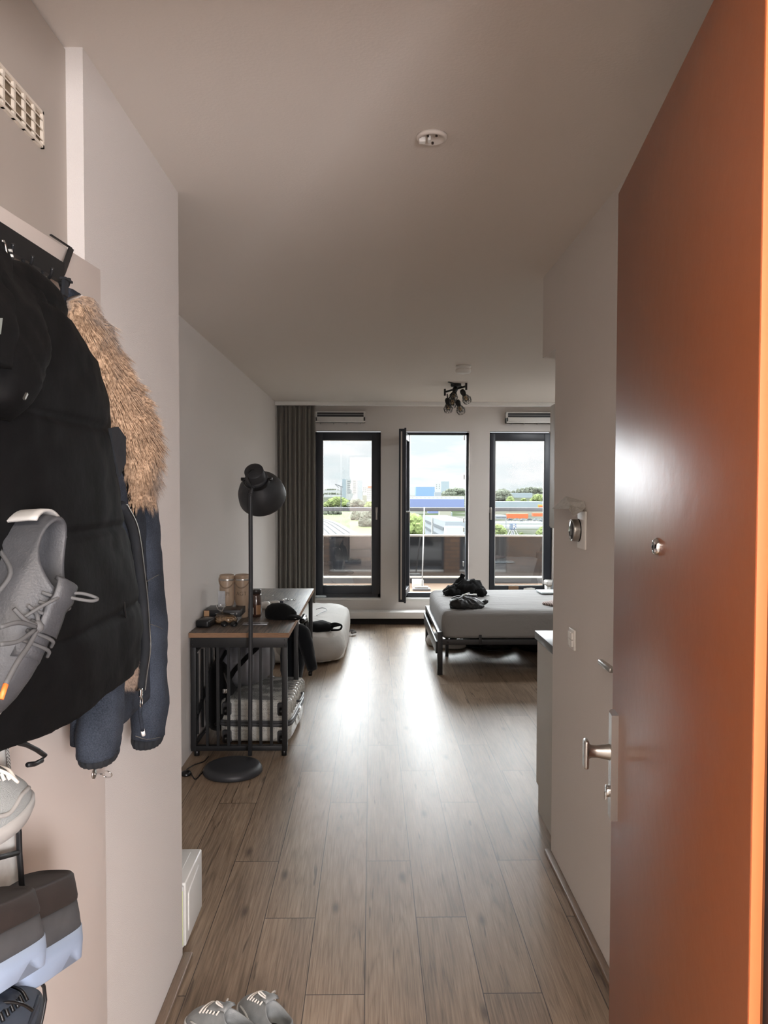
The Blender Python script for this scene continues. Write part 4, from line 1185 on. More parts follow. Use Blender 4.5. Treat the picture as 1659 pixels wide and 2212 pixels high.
def shell(z0, z1, nm):
    rg = []
    for z_, e_ in ((z0, .012 if nm == 'lower_shell' else 0), (z0+.015, .003 if nm == 'lower_shell' else 0), (z0+.03, 0), (z1-.03, 0), (z1-.012, .004), (z1, .018), (z1+.002, .05)):
        rg.append([Ts @ p for p in sring((-sw_/2, sd_/2, z_), (1,0,0), (0,1,0), sw_/2-e_, sd_/2-e_, 64, 9)])
    if nm == 'lower_shell': rg = [[Ts @ p for p in sring((-sw_/2, sd_/2, z0-.004), (1,0,0), (0,1,0), sw_/2-.05, sd_/2-.05, 64, 9)]] + rg[:4] + [[Ts @ p for p in sring((-sw_/2, sd_/2, z1), (1,0,0), (0,1,0), sw_/2, sd_/2, 64, 9)]]
    return obj(nm, MB().rings(rg), M['news'], r)
shell(.028, .128, 'lower_shell'); sh1 = shell(.158, .285, 'upper_shell')
rg = [[Ts @ p for p in sring((-sw_/2, sd_/2, z_), (1,0,0), (0,1,0), sw_/2+e_, sd_/2+e_, 64, 9)] for z_, e_ in ((.124, .0), (.126, .007), (.141, .009), (.143, .003), (.146, .003), (.148, .009), (.160, .007), (.162, 0))]
obj('zip_band', MB().rings(rg), M['sgrey'], r)
for i in range(9):
    yy = .05+.065*i
    obj('shell_rib', MB().tube([Ts @ V(.003, yy, .20), Ts @ V(.0035, yy, .268), Ts @ V(-.012, yy, .287), Ts @ V(-.06, yy, .288)], .006, 8), M['news'], sh1)
for (x_, z_) in ((-.055, .06), (-.055, .235), (-sw_+.055, .06), (-sw_+.055, .235)):
    w0 = obj('wheel_housing', MB().box((x_-.03, -.012, z_-.042), (x_+.03, .03, z_+.042), .014).xf(Ts), M['sgrey'], r)
    obj('wheel', MB().cyl(Ts @ V(x_-.011, -.026, z_-.006), Ts @ V(x_+.011, -.026, z_-.006), .024, 24), M['blackp'], w0)
obj('handle', MB().tube(curve([Ts @ V(.004, .22, .225), Ts @ V(.022, .24, .225), Ts @ V(.022, .40, .225), Ts @ V(.004, .42, .225)], 6), .008, 10), M['sgrey'], r)
obj('lock', MB().box((.002, .30, .130), (.016, .36, .158), .004).xf(Ts), M['chrome'], r)
for k in range(2): obj('zip_puller', MB().bar(Ts @ V(.012, .10+.12*k, .14), Ts @ V(.018, .12+.12*k, .10), .008, .003), M['chrome'], r)

# bulky grey bag on the suitcase
M['bag'] = mat('grey_shiny_nylon', (108, 108, 112), .38, spec=.5, bump=.06, bscale=60)
c = V(-.83, 5.12, .47)
r = thing('storage_bag', 'bulky grey shiny nylon bag stacked on the suitcase behind the desk slats', 'bag', (c.x, c.y, .30))
rg = []
for k in range(13):
    f = k/12*2-1; rad = (1-abs(f)**3.2)**.5 if abs(f) < 1 else .03
    rg.append(sring(c + V(f*.19, 0, f*.045), (0,1,0), (-.23,0,1), .20*max(rad,.06), .150*max(rad,.06), 44, 2.6))
obj('bag_body', MB().rings(rg).disp(.014, 8, 5), M['bag'], r)
mb = MB()
p = [c+V(-.10,-.19,-.11), c+V(-.045,-.217,-.02), c+V(.03,-.213,.06), c+V(.10,-.16,.12)]
for i in range(3): mb.bar(p[i], p[i+1], .03, .004, (0,-1,0))
obj('strap', mb, M['cloth'], r)
p2 = [c+V(-.15,-.16,-.12), c+V(-.15,-.185,0), c+V(-.10,-.18,.10)]
obj('side_strap', MB().tube(curve(p2, 5), .012, 8), M['cloth'], r)
# darker bag beneath it at the wall side
c = V(-.985, 4.95, .32)
r = thing('backpack', 'black backpack squeezed between the grey bag and the wall', 'backpack', (c.x, c.y, 0))
rg = []
for k in range(12):
    f = k/11; h = .02+.50*f; rad = (1-abs(2*f-1)**4)**.5*.95+.05
    rg.append(sring((c.x+.02*f, c.y+.08, h), (1,0,0), (0,1,0), .085*rad, .19*rad, 36, 2.8))
obj('bag_body', MB().rings(rg).disp(.01, 11, 2), M['cloth'], r)
obj('strap', MB().tube(curve([(c.x+.05, c.y-.10, .46), (c.x+.085, c.y-.13, .34), (c.x+.06, c.y-.14, .2), (c.x, c.y-.11, .12)], 6), .011, 8), M['blackp'], r)
obj('buckle', MB().box((c.x+.055, c.y-.16, .33), (c.x+.085, c.y-.14, .36), .004), M['chrome'], r)

# desk chair pushed in behind the suitcase, black jacket over its arm
cc = V(-.80, 5.95, 0)
r = thing('desk_chair', 'black office chair pushed under the desk behind the suitcase', 'chair', cc)
for k in range(5):
    a = 2*math.pi*k/5+.3; e_ = cc+V(.27*math.cos(a), .27*math.sin(a), .075)
    lg_ = obj('leg', MB().tube([cc+V(0,0,.12), e_], [.025, .016], 8), M['blackp'], r)
    obj('castor', MB().cyl(e_+V(-.012,0,-.048), e_+V(.012,0,-.048), .027, 16), M['blackp'], lg_)
obj('column', MB().cyl(cc+V(0,0,.10), cc+V(0,0,.43), .024, 16), M['steel'], r)
obj('seat', MB().rings([sring(cc+V(0,0,h), (1,0,0), (0,1,0), .235*f, .23*f, 36, 3.2) for f, h in ((.9,.425),(1,.44),(1,.48),(.92,.505),(.6,.515),(.1,.517))]), M['cloth'], r)
for s_ in (-1, 1):
    obj('armrest', MB().tube(curve([cc+V(.24*s_,.06,.45), cc+V(.285*s_,.06,.50), cc+V(.285*s_,.06,.585), cc+V(.27*s_,-.1,.60), cc+V(.27*s_,.14,.60)], 5), .02, 10), M['blackp'], r)
obj('back_post', MB().tube(curve([cc+V(0,-.18,.44), cc+V(0,-.25,.46), cc+V(0,-.25,.56), cc+V(0,-.22,.62)], 4), .02, 8), M['blackp'], r)
# jacket sleeve hanging out
M['jack'] = mat('black_wool', (20, 22, 26), .9, spec=.2, sheen=.15, bump=.2, bscale=500)
def prj(px, py, Y): return at(px, py, Y=Y)
pts = [prj(627, 1392, 5.55), prj(637, 1368, 5.5), prj(652, 1366, 5.45), prj(661, 1392, 5.42), prj(668, 1420, 5.42), prj(675, 1447, 5.42)]
pts = curve(pts, 5); k = len(pts)
rr = [.05+.012*math.sin(3.1*i/k) - .018*(i/k) for i in range(k)]
r = thing('jacket', 'black jacket flung over the chair arm with one sleeve hanging beside the desk', 'jacket', (-.47, 5.5, .6))
mb = MB().tube(pts, rr, 24); obj('sleeve', mb.disp(.007, 14, 3), M['jack'], r)
rg = []
for k_ in range(9):
    f = k_/8; h = .20+.40*f; rg.append(sring((-.575+.02*f, 5.56, h), (1,0,0), (0,1,0), .085*(.75+.35*math.sin(3.14*f)), .09, 32, 2.6))
obj('jacket_body', MB().rings(rg).disp(.012, 12, 8), M['jack'], r)

# ================================================================== FLOOR MATTRESS BESIDE THE DESK
M['sheet'] = mat('white_sheet', (222, 220, 216), .9, spec=.1, sheen=.1, bump=.9, bscale=9)
M['sheetg'] = mat('grey_sheet', (178, 175, 170), .9, spec=.1, sheen=.1, bump=.5, bscale=7)
mx0, mx1 = XL+.03, at(752, 1380, Z=.1).x
my0, my1 = at(700, 1436, Z=.02).y, 8.92
def cushion(x0, x1, y0, y1, h, p=3.4, prof=((.90,.0),(.985,.03),(1.0,.35),(1.0,.62),(.985,.82),(.95,.93),(.88,.985),(.6,1.0),(.2,1.0)), n=96, rnear=1.0):
    rg = []
    for f, z_ in prof:
        rg.append(sring(((x0+x1)/2, (y0+y1)/2, h*z_), (1,0,0), (0,1,0), (x1-x0)/2*f, (y1-y0)/2*f - (1-f)*0, n, p))
    return MB().rings(rg)
r = thing('floor_mattress', 'white sheeted mattress lying on the floor between desk and windows', 'mattress', ((mx0+mx1)/2, (my0+my1)/2, 0))
mb = cushion(mx0, mx1, my0, my1, .30, 4.5)
mb = MB()
n_ = 96; rg = []
for f, z_ in ((.93,.004),(.985,.03),(1.0,.10),(1.0,.17),(.99,.22),(.965,.265),(.92,.285),(.85,.292),(.7,.292),(.5,.290),(.25,.289),(.06,.288)):
    rg.append([V(p.x, p.y, p.z + (.02*(1-((p.y-my0)/(my1-my0))) if z_ > .2 else 0)) for p in sring(((mx0+mx1)/2, (my0+my1)/2, z_), (1,0,0), (0,1,0), (mx1-mx0)/2*f, (my1-my0)/2*f, n_, 4.2)])
mb.rings(rg); mb.disp(.020, 5.5, 3).disp(.006, 22, 9); mb.v = [(v[0], v[1], max(.002, v[2])) for v in mb.v]
o = obj('mattress_core', mb, M['sheet'], r); ss = o.modifiers.new('s', 'SUBSURF'); ss.levels = ss.render_levels = 1
# quilt lump at its foot
rg = []
cx_, cy_ = -.60, my0+.30
for k_ in range(12):
    f = k_/11; a = math.pi*f; rg.append(sring((cx_, cy_, .01+.27*(1-math.cos(a))/2*1.05), (1,0,0), (0,1,0), .345*(math.sin(a)**.45)+.01, .33*(math.sin(a)**.45)+.01, 64, 3))
mb = MB().rings(rg).disp(.012, 5, 12); mb.v = [(v[0], v[1], max(.002, v[2])) for v in mb.v]
o = obj('folded_duvet', mb, M['sheetg']); tag(o, 'rolled grey duvet bulging over the near end of the floor mattress', 'duvet')
# black bag with straps on it
c = at(692, 1362, Z=.31)
r = thing('shoulder_bag', 'black flat shoulder bag with straps lying on the floor mattress', 'bag', c)
obj('bag_body', MB().rings([sring(c+V(-.03,.05,h), (1,0,0), (0,1,0), .15*f, .11*f, 32, 2.6) for f, h in ((.9,.0),(1,.02),(.95,.05),(.6,.07),(.1,.075))]).disp(.012, 12, 1), M['cloth'], r)
mb = MB()
for k_ in range(3): 
    mb.tube(curve([c+V(.05,.0+.02*k_,.03), c+V(.12,.03-.02*k_,.06-.01*k_), c+V(.19,.02,.045), c+V(.18,-.03,.015), c+V(.10,-.04+.01*k_,.01)], 6), .009, 8)
obj('strap', mb, M['cloth'], r)
obj('buckle', MB().tube([c+V(-.10+.02*math.cos(q), .05, .075+.012*math.sin(q)) for q in [2*math.pi*i/16 for i in range(16)]], .004, 6, closed=True), M['white'], r)
pts = [at(683, 1316, Z=.315), at(697, 1313, Z=.32), at(706, 1318, Z=.315), at(690, 1325, Z=.315), at(684, 1330, Z=.315)]
tag(obj('phone_cable', MB().tube(curve(pts, 8), .0035, 6), M['blackp']), 'thin black charging cable curling on the white mattress', 'cable')
# scrap at the mattress edge
p = at(762, 1368, Z=.02)
tag(obj('lace_scrap', MB().tube(curve([p+V(-.06,-.02,.01), p+V(-.02,.02,.03), p+V(.02,.0,.02), p+V(-.01,-.03,.012), p+V(.03,.03,.01)], 6), .013, 8).disp(.004, 30, 2), mat('grey_lace', (118, 116, 116), .9)), 'small crumpled grey cloth on the floor at the mattress edge', 'cloth')
# packet on the window sill
p = at(691, 1292, Y=YB-.03); 
tag(obj('tissue_packet', MB().rings([sring(V(p.x, YB+.045, ZS+.008+h), (1,.15,0), (0,1,0), .075*f, .042*f, 28, 4) for f, h in ((.9,0),(1,.008),(1,.018),(.7,.028),(.1,.03))]).disp(.005, 25, 6), mat('packet_pale', (205, 214, 218), .4, var=.12, vscale=30)), 'crumpled pale blue white packet on the left window sill', 'packet')
# ================================================================== BED
BX0 = .575
BY0, BY1 = 6.60, 8.10
BX1 = BX0+2.06
M['bedmetal'] = mat('charcoal_bed_metal', (36, 37, 41), .38)
bd = thing('bed', 'black metal framed double bed with a bare grey sheeted mattress by the right window', 'bed', ((BX0+BX1)/2, (BY0+BY1)/2, 0))
for y in (BY0, BY1-.05):
    obj('post', MB().box((BX0, y, 0), (BX0+.045, y+.05, .375), .003), M['bedmetal'], bd)
    obj('post', MB().box((BX1-.045, y, 0), (BX1, y+.05, .62), .003), M['bedmetal'], bd)
obj('top_bar', MB().box((BX0+.004, BY0+.05, .338), (BX0+.040, BY1-.05, .372), .003), M['bedmetal'], bd)
obj('foot_slat', MB().box((BX0-.016, BY0-.004, .19), (BX0+.002, BY1+.004, .295), .003), M['bedmetal'], bd)
for y in (BY0+.008, BY1-.04): obj('side_rail', MB().box((BX0+.045, y, .262), (BX1-.045, y+.03, .308), .002), M['bedmetal'], bd)
for x in (BX0+.14, BX0+1.05, BX0+1.85): obj('centre_leg', MB().box((x, (BY0+BY1)/2-.02, 0), (x+.03, (BY0+BY1)/2+.01, .27)), M['bedmetal'], bd)
obj('centre_rail', MB().box((BX0+.04, (BY0+BY1)/2-.02, .262), (BX1-.04, (BY0+BY1)/2+.02, .295)), M['bedmetal'], bd)
for k in range(12):
    x = BX0+.12+k*.165; obj('slat', MB().box((x, BY0+.04, .295), (x+.05, BY1-.04, .306)), M['bedmetal'], bd)
bx = at(1037.5, 1380, Y=BY0).x
obj('bracket', MB().box((bx-.012, BY0-.006, .262), (bx+.012, BY0+.001, .352), .002), M['bedmetal'], bd)
obj('corner_bolt', MB().cyl((BX0+.09, BY0+.002, .286), (BX0+.09, BY0+.009, .286), .008, 12), M['blackp'], bd)
# mattress
rg = []
x0, x1, y0, y1 = BX0+.035, BX1-.05, BY0+.012, BY1-.02
for f, z_ in ((.02,.310),(.06,.310),(.03,.312),(.006,.325),(.0,.345),(.0,.40),(.0,.46),(.002,.505),(.012,.530),(.032,.546),(.07,.553),(.15,.556),(.3,.557),(.45,.557),(.62,.556)):
    rg.append(sring(((x0+x1)/2, (y0+y1)/2, z_), (1,0,0), (0,1,0), (x1-x0)/2-f, (y1-y0)/2-f, 200, 22))
mb = MB().rings(rg)
for i, v in enumerate(mb.v):
    p = Vector(v)
    if p.z > .50:      # long folds across the top, gathers along the foot end
        k = min(1, (p.z-.5)/.04)
        w1 = noise.noise(V(p.x*1.3, p.y*9, .3))*.008 + noise.noise(V(p.x*3, p.y*22, 2))*.004
        g = max(0, 1-(p.x-x0)/.45)
        w2 = g*noise.noise(V(p.x*7, p.y*26+p.x*6, 5))*.012
        mb.v[i] = (p.x, p.y, p.z + k*(w1+w2))
    elif p.z > .33:
        g = noise.noise(V(p.x*6, p.y*24, p.z*3))*.006
        d = V(p.x-(x0+x1)/2, (p.y-(y0+y1)/2)*1.3, 0).normalized(); mb.v[i] = (p.x+(d.x*g if p.x < x0+.1 else 0), p.y, p.z)
def sheetmat():
    m = mat('grey_bed_sheet', (150, 149, 148), .85, spec=.15, sheen=.1); t = m.node_tree; b = t.nodes['Principled BSDF']; co = t.nodes.new('ShaderNodeTexCoord'); mp = t.nodes.new('ShaderNodeMapping'); mp.inputs['Scale'].default_value = (1.4, 12, 2)
    n = t.nodes.new('ShaderNodeTexNoise'); n.inputs['Scale'].default_value = 1.5; n.inputs['Detail'].default_value = 5; n.inputs['Distortion'].default_value = .7
    bp = t.nodes.new('ShaderNodeBump'); bp.inputs['Strength'].default_value = .5; bp.inputs['Distance'].default_value = .03
    t.links.new(co.outputs['Object'], mp.inputs[0]); t.links.new(mp.outputs[0], n.inputs['Vector']); t.links.new(n.outputs[0], bp.inputs['Height']); t.links.new(bp.outputs[0], b.inputs['Normal'])
    return m
obj('mattress', mb, sheetmat(), bd)
ZM = .558
def ob(px, py): return at(px, py, Z=ZM)
M['blk1'] = mat('black_jersey', (15, 15, 16), .8, spec=.3, bump=.5, bscale=22)
M['blk2'] = mat('black_satin', (22, 22, 24), .45, spec=.5, bump=.3, bscale=18)
# near folded black garment
c = ob(1012, 1315); c.y += .06
r = obj('folded_trousers', MB().rings([sring(c+V(dx,0,h), (1,.05,0), (-.05,1,0), .150*f, .105*f, 90, 2.4, fn=lambda t_: 1+.10*math.sin(2*t_+.6)) for f, h, dx in ((.95,.002,0),(.98,.01,0),(1,.018,0),(.99,.029,-.005),(.96,.04,-.01),(.89,.051,-.018),(.8,.062,-.025),(.67,.073,-.033),(.52,.082,-.04),(.36,.09,-.043),(.2,.095,-.045),(.04,.097,-.045))]).disp(.014, 15, 3).disp(.009, 40, 5), M['blk2'])
tag(r, 'folded black garment lying nearest the bed edge, in front of the clothes heap', 'clothes')
c2 = ob(1048, 1312)
obj('hem', MB().tube(curve([c+V(.08,0,.03), c2+V(-.04,.03,.03), c2+V(.01,.04,.045), c2+V(.012,.06,.05)], 6), [.022]*19, 12).disp(.005, 25, 2), M['blk2'], r)
# heap of black clothes
c = ob(1008, 1290); c.y += .16
hp = thing('clothes_heap', 'heap of tangled black clothes on the bed in front of the open window', 'clothes', c)
def blob(cx, cy, rx, ry, h, seed, m, nm='garment', z0=0):
    rg = [sring(c+V(cx, cy, z0+h*hh), (1,0,0), (0,1,0), rx*f, ry*f, 72, 2.3) for f, hh in ((.9,0),(.97,.06),(1,.14),(1.02,.25),(1,.35),(.95,.48),(.88,.6),(.78,.72),(.65,.82),(.5,.9),(.35,.96),(.2,.99),(.05,1))]
    return obj(nm, MB().rings(rg).disp(.028, 15, seed).disp(.012, 40, seed+3), m, hp)
blob(.04, .02, .16, .13, .15, 1, M['blk1']); blob(-.09, .0, .12, .10, .10, 4, M['blk1']); blob(.11, -.03, .10, .08, .10, 7, M['blk1'])
t0 = c+V(-.04,.05,.10)
tp = at(1001, 1240, Y=c.y+.05)
obj('sleeve', MB().tube(curve([c+V(-.13,.03,.04), c+V(-.07,.04,.11), t0+V(.01,0,.05), tp], 6), [.03]*13+[.024]*6, 14).disp(.006, 24, 4), M['blk1'], hp)
obj('sleeve', MB().tube(curve([c+V(-.05,0,.04), c+V(-.16,-.04,.035), c+V(-.19,-.05,.02)], 6), .026, 14).disp(.006, 24, 9), M['blk1'], hp)
obj('cord', MB().tube(curve([c+V(.14,-.02,.05), c+V(.20,.0,.03), c+V(.18,-.05,.004), c+V(.235,-.07,.004)], 6), .0025, 6), M['blackp'], hp)
# black and white shoe-like garment pieces
c = ob(1010, 1297); c.y += .03
r = thing('belt_bag', 'black and white belt bag between the heap and the folded garment', 'bag', c)
obj('bag_body', MB().rings([sring(c+V(.02,0,h), (1,.1,0), (0,1,0), .075*f, .045*f, 32, 3) for f, h in ((.95,.001),(1,.01),(1,.038),(.9,.05),(.4,.053))]).disp(.005, 20, 2), M['blk2'], r)
obj('white_lining', MB().rings([sring(c+V(.062,-.008,.048+h), (1,.2,.1), (0,1,.1), .030*f, .018*f, 20, 2.5) for f, h in ((1,0),(1,.006),(.5,.010))]), M['white'], r)
obj('strap', MB().tube(curve([c+V(-.05,0,.03), c+V(-.09,.01,.03), c+V(-.14,.0,.012), c+V(-.10,-.03,.006), c+V(-.05,-.03,.02)], 6), .011, 8), M['blk2'], r)
obj('white_edge', MB().tube(curve([c+V(-.045,-.03,.045), c+V(-.01,-.02,.06), c+V(.02,.0,.062)], 5), .007, 8), M['white'], r)
# laptop and blanket corner at the right
a = ob(1180, 1285); b = ob(1170, 1273)
r = thing('laptop', 'closed pale blue laptop lying on the far side of the bed', 'laptop', (a.x+.15, a.y+.1, ZM))
obj('laptop_lid', MB().box((0,0,.004), (.33, .225, .02), .004).xf(Matrix.Translation((a.x-.045, a.y, ZM+.004)) @ Matrix.Rotation(R(3), 4, 'Z')), mat('laptop_pale', (196, 208, 212), .35), r)
obj('emblem', MB().rings([sring(V(a.x+.115, a.y+.115, ZM+.0242+h), (1,0,0), (0,1,0), .03, .018, 20, 2.2) for h in (0, .0006)]), mat('emblem_blue', (70, 84, 110), .4), r)
c = ob(1208, 1308)
def stripes():
    m = mat('striped_cotton', (150, 130, 122), .9); t = m.node_tree; b = t.nodes['Principled BSDF']; co = t.nodes.new('ShaderNodeTexCoord'); w_ = t.nodes.new('ShaderNodeTexWave'); w_.inputs['Scale'].default_value = 18
    cr = t.nodes.new('ShaderNodeValToRGB'); cr.color_ramp.elements[0].color = srgb(110, 92, 88); cr.color_ramp.elements[1].color = srgb(184, 168, 160); t.links.new(co.outputs['Object'], w_.inputs['Vector']); t.links.new(w_.outputs[0], cr.inputs[0]); t.links.new(cr.outputs[0], b.inputs['Base Color']); return m
Tm = Matrix.Translation(c+V(.10,.03,0)) @ Matrix.Rotation(R(42), 4, 'Z')
tag(obj('pillow', MB().rings([[Tm @ p for p in sring((0,0,h), (1,0,0), (0,1,0), .2*f, .2*f, 48, 5)] for f, h in ((.97,.001),(1,.01),(1,.014),(.97,.022),(.7,.030),(.1,.034))]), stripes()), 'striped brown cushion with one corner showing at the right of the bed', 'cushion')

# ---- things beyond the bed
z0 = .157
c = V(at(1189, 1260, Y=9.12).x+.03, 9.12, z0)
zt = at(1189, 1254, Y=9.1).z
r = thing('waste_bin', 'small white lidded bin behind the bed at the right window', 'bin', c)
obj('bin_body', MB().rings([sring((c.x, c.y, z_), (1,0,0), (0,1,0), w_, .09*w_/.1, 32, 9) for z_, w_ in ((z0+.001,.075),(zt-.05,.09))]), M['appl'], r)
obj('bin_lid', MB().rings([sring((c.x, c.y, z_), (1,0,0), (0,1,0), w_, .095*w_/.1, 32, 9) for z_, w_ in ((zt-.055,.094),(zt-.05,.097),(zt-.012,.097),(zt,.085))]), M['white'], r)
a = at(1197, 1275, Y=8.80); b = at(1206, 1233, Y=8.83)
xa = a.x + (a.z-.002)*(-.18)
dv = (b-a).normalized(); foot = a - dv*((a.z-.01)/dv.z)
top_ = foot + dv*1.0
tag(obj('folding_board', MB().bar(foot+V(0,0,.02), top_, .22, .03, (1,0,.2)), M['anthl']), 'dark thin panel leaning beside the bin at the right window', 'panel')
yy = YB+.045
c = at(1108, 1270, Y=yy)
tag(obj('cardboard_box', MB().box((c.x-.06, YB+.0, ZS+.008), (c.x+.06, YB+.026, at(1108, 1265, Y=yy).z), .002), mat('cardboard', (134, 106, 82), .8)), 'small brown cardboard box on the sill of the right window', 'box')
c = at(1147, 1272, Y=9.15)
tag(obj('white_cloth', MB().rings([sring(V(c.x, YB+.0, ZS+.009+h), (1,0,0), (0,1,0), .075*f, .018*f, 30, 3) for f, h in ((1,0),(1,.09),(.9,.115),(.5,.122))]).disp(.006, 30, 4), M['trim']), 'crumpled white cloth on the sill of the right window', 'cloth')

# ---- things under the bed
def lump(nm, px, py, rx, ry, h, m, label, cat, seed, fz=1):
    c = at(px, py, Z=0); rg = [sring(c+V(0,ry,h*hh+.002), (1,0,0), (0,1,0), rx*f, ry*f, 36, 2.4) for f, hh in ((.85,0),(.95,.1),(1,.2),(1,.35),(.95,.5),(.84,.66),(.7,.8),(.5,.91),(.25,1))]
    mb = MB().rings(rg).disp(.014, 14, seed); mb.v = [(v[0], v[1], max(.002, v[2])) for v in mb.v]
    return tag(obj(nm, mb, m), label, cat)
M['wcl'] = mat('white_crumpled', (190, 188, 184), .8, bump=.6, bscale=30)
lump('cloth_bundle', 941, 1398, .085, .14, .12, M['wcl'], 'white crumpled cloth bundle behind the footboard of the bed', 'cloth', 1)
lump('cloth_bundle', 981, 1404, .13, .10, .09, M['wcl'], 'white crumpled cloth bundle under the bed right of the near post', 'cloth', 6)
c = at(1006, 1402, Z=0)
tag(obj('flat_box', MB().box((c.x-.09, c.y+.12, .001), (c.x+.10, c.y+.4, .055), .003), M['cab']), 'flat pale box under the bed beside the white bundle', 'box')
c = at(1065, 1404, Z=0)
bg_ = lump('duffel_bag', 1068, 1405, .28, .25, .16, M['cloth'], 'flat black duffel bag under the middle of the bed', 'bag', 3)
for k in range(3):
    obj('strap', MB().tube(curve([c+V(-.13+.0*k,-.0,.02), c+V(-.02,-.02-.01*k,.06-.014*k), c+V(.10,-.015,.055-.012*k), c+V(.18,.0,.012), c+V(.05,-.05,.006), c+V(-.08,-.04,.006)], 6), .007, 6), M['blackp'], bg_)
lump('suit_bag', 1175, 1412, .24, .30, .20, M['blk1'], 'big black bag under the bed at the right, behind the kitchen worktop', 'bag', 8)

# ================================================================== CAGED CEILING LAMP
pc = at(985, 829, Z=H)
cl = thing('ceiling_spotlight', 'black ceiling lamp with crossed bars and five wire cage spots', 'ceiling lamp', pc)
Yc = pc.y
M['wire'] = mat('black_wire', (20, 21, 22), .5)
m_amber = glassmat('amber_bulb', .08, (.93, .80, .62, 1), .02)
obj('canopy', MB().lathe([(0,0),(.05,0),(.05,-.02),(.045,-.028),(0,-.028)], pc, n=32), M['black'], cl)
def cp(px, py, Y): return at(px, py, Y=Y)
bars = [(cp(969, 824, Yc-.14), cp(997, 836, Yc+.10)), (cp(961, 847, Yc+.16), cp(1007, 834.5, Yc-.06))]
for a, b in bars:
    obj('bar', MB().bar(a, b, .016), M['black'], cl)
for p in (bars[1][0], bars[1][1]): obj('end_plate', MB().box(p+V(-.009,-.012,-.034), p+V(.009,.012,.030), .002), M['black'], cl)
spots = [((984, 838), (979, 858), Yc-.02), ((997, 842), (1008, 863), Yc-.06), ((966, 851), (968, 883), Yc+.14), ((988, 866), (995, 886), Yc+.05), ((978, 846), (977, 872), Yc+.10)]
for (sx, sy), (qx, qy), Y in spots:
    a = cp(sx, sy, Y); q = cp(qx, qy, Y-.03); ax = (q-a).normalized()
    base = q - ax*.055
    st = obj('socket', MB().lathe([(0,-.052),(.018,-.050),(.026,-.030),(.024,-.012),(.019,.004),(.017,.012)], base, ax, 20, True), M['black'], cl)
    obj('stem', MB().tube([a, base-ax*.045], .006, 8), M['black'], st)
    s_ = ax.cross(V(0,1,0)).normalized(); u_ = ax.cross(s_)
    def rp(r_, h_, a_): return base + ax*h_ + (s_*math.cos(a_)+u_*math.sin(a_))*r_
    K = 9; mb = MB(); w_ = .0016
    for k in range(K):
        a0, a1, a2 = 2*math.pi*k/K, 2*math.pi*(k+.5)/K, 2*math.pi*(k+1)/K
        for p_, q_ in ((rp(.019,.006,a0), rp(.044,.052,a1)), (rp(.019,.006,a2), rp(.044,.052,a1)), (rp(.044,.052,a1), rp(.034,.088,a0)), (rp(.044,.052,a1), rp(.034,.088,a2)), (rp(.034,.088,a0), rp(.034,.088,a2)), (rp(.044,.052,a1-math.pi*2/K), rp(.044,.052,a1))):
            mb.tube([p_, q_], w_, 5, cap=False)
    obj('cage', mb, M['wire'], st)
    obj('bulb', MB().lathe([(.008,.0),(.011,.012),(.021,.035),(.022,.05),(.015,.066),(0,.071)], base, ax, 16), m_amber, st)
    obj('filament', MB().tube([rp(.006,.018,k*.9) if k % 2 else rp(.011,.046,k*.9) for k in range(9)], .0009, 5), mat('filament_brown', (150, 100, 60), .5), st)
# ================================================================== COAT RACK AND COATS ON THE CLOSET DOOR
LT = ztop
def lx(px, py, n):
    """point on a plane n in front of the closet door's face"""
    d = ray(px, py); nn = lp(0,1,0)-lp(0,0,0); o_ = lp(0, n, 0)
    t_ = (o_-EYE).dot(nn)/d.dot(nn); return EYE + d*t_
rk = thing('coat_rack', 'black metal coat rack hooked over the top of the beige closet door', 'coat rack', lx(100, 570, .02))
e0, e1 = lx(107, 509, .004), lx(152, 536, .004)
e0.z = e1.z = LT
obj('door_hook', MB().box((-.0,-.045,LT), (.04,.004,LT+.0025)).box((-.0,.002,LT-.03), (.04,.0045,LT+.0025)).xf(Matrix.Translation(e1-lp(0,0,LT)+V(0,0,0)) @ Matrix.Identity(4) @ TL) if False else MB().bar(e0+V(.002,0,.002), e1+V(.002,0,.002), .004, .003), M['black'], rk)
s1p = lx(133, 592, .03)
obj('strap', MB().bar(e1+V(.002,0,.001), s1p, .003, .020, (1,.1,0)) if False else MB().add([e1+V(.001,-.012,.002), e1+V(.001,.010,.002), s1p+V(0,.010,0), s1p+V(0,-.012,0), e1+V(.004,-.012,.002), e1+V(.004,.010,.002), s1p+V(.003,.010,0), s1p+V(.003,-.012,0)], [(0,1,2,3),(7,6,5,4),(0,4,5,1),(1,5,6,2),(2,6,7,3),(3,7,4,0)]), M['black'], rk)
b1, b0 = lx(133, 590, .03), lx(0, 508, .03)
b0 = b0 + (b0-b1)*.6
zb = (b0.z+b1.z)/2; 
obj('bar', MB().bar(b0, b1, .012, .040, (0,0,1)), M['black'], rk)
for t_ in (.22, .40, .58, .78, .97):
    p = b1.lerp(b0, 1-t_)
    nn = V(1, -sl, 0).normalized()
    obj('hook', MB().tube(curve([p+V(0,0,-.015), p+nn*.006+V(0,-.004,-.032), p+nn*.018+V(0,-.02,-.040), p+nn*.030+V(0,-.030,-.036), p+nn*.036+V(0,-.036,-.024)], 5), .0035, 8), M['black'], rk)

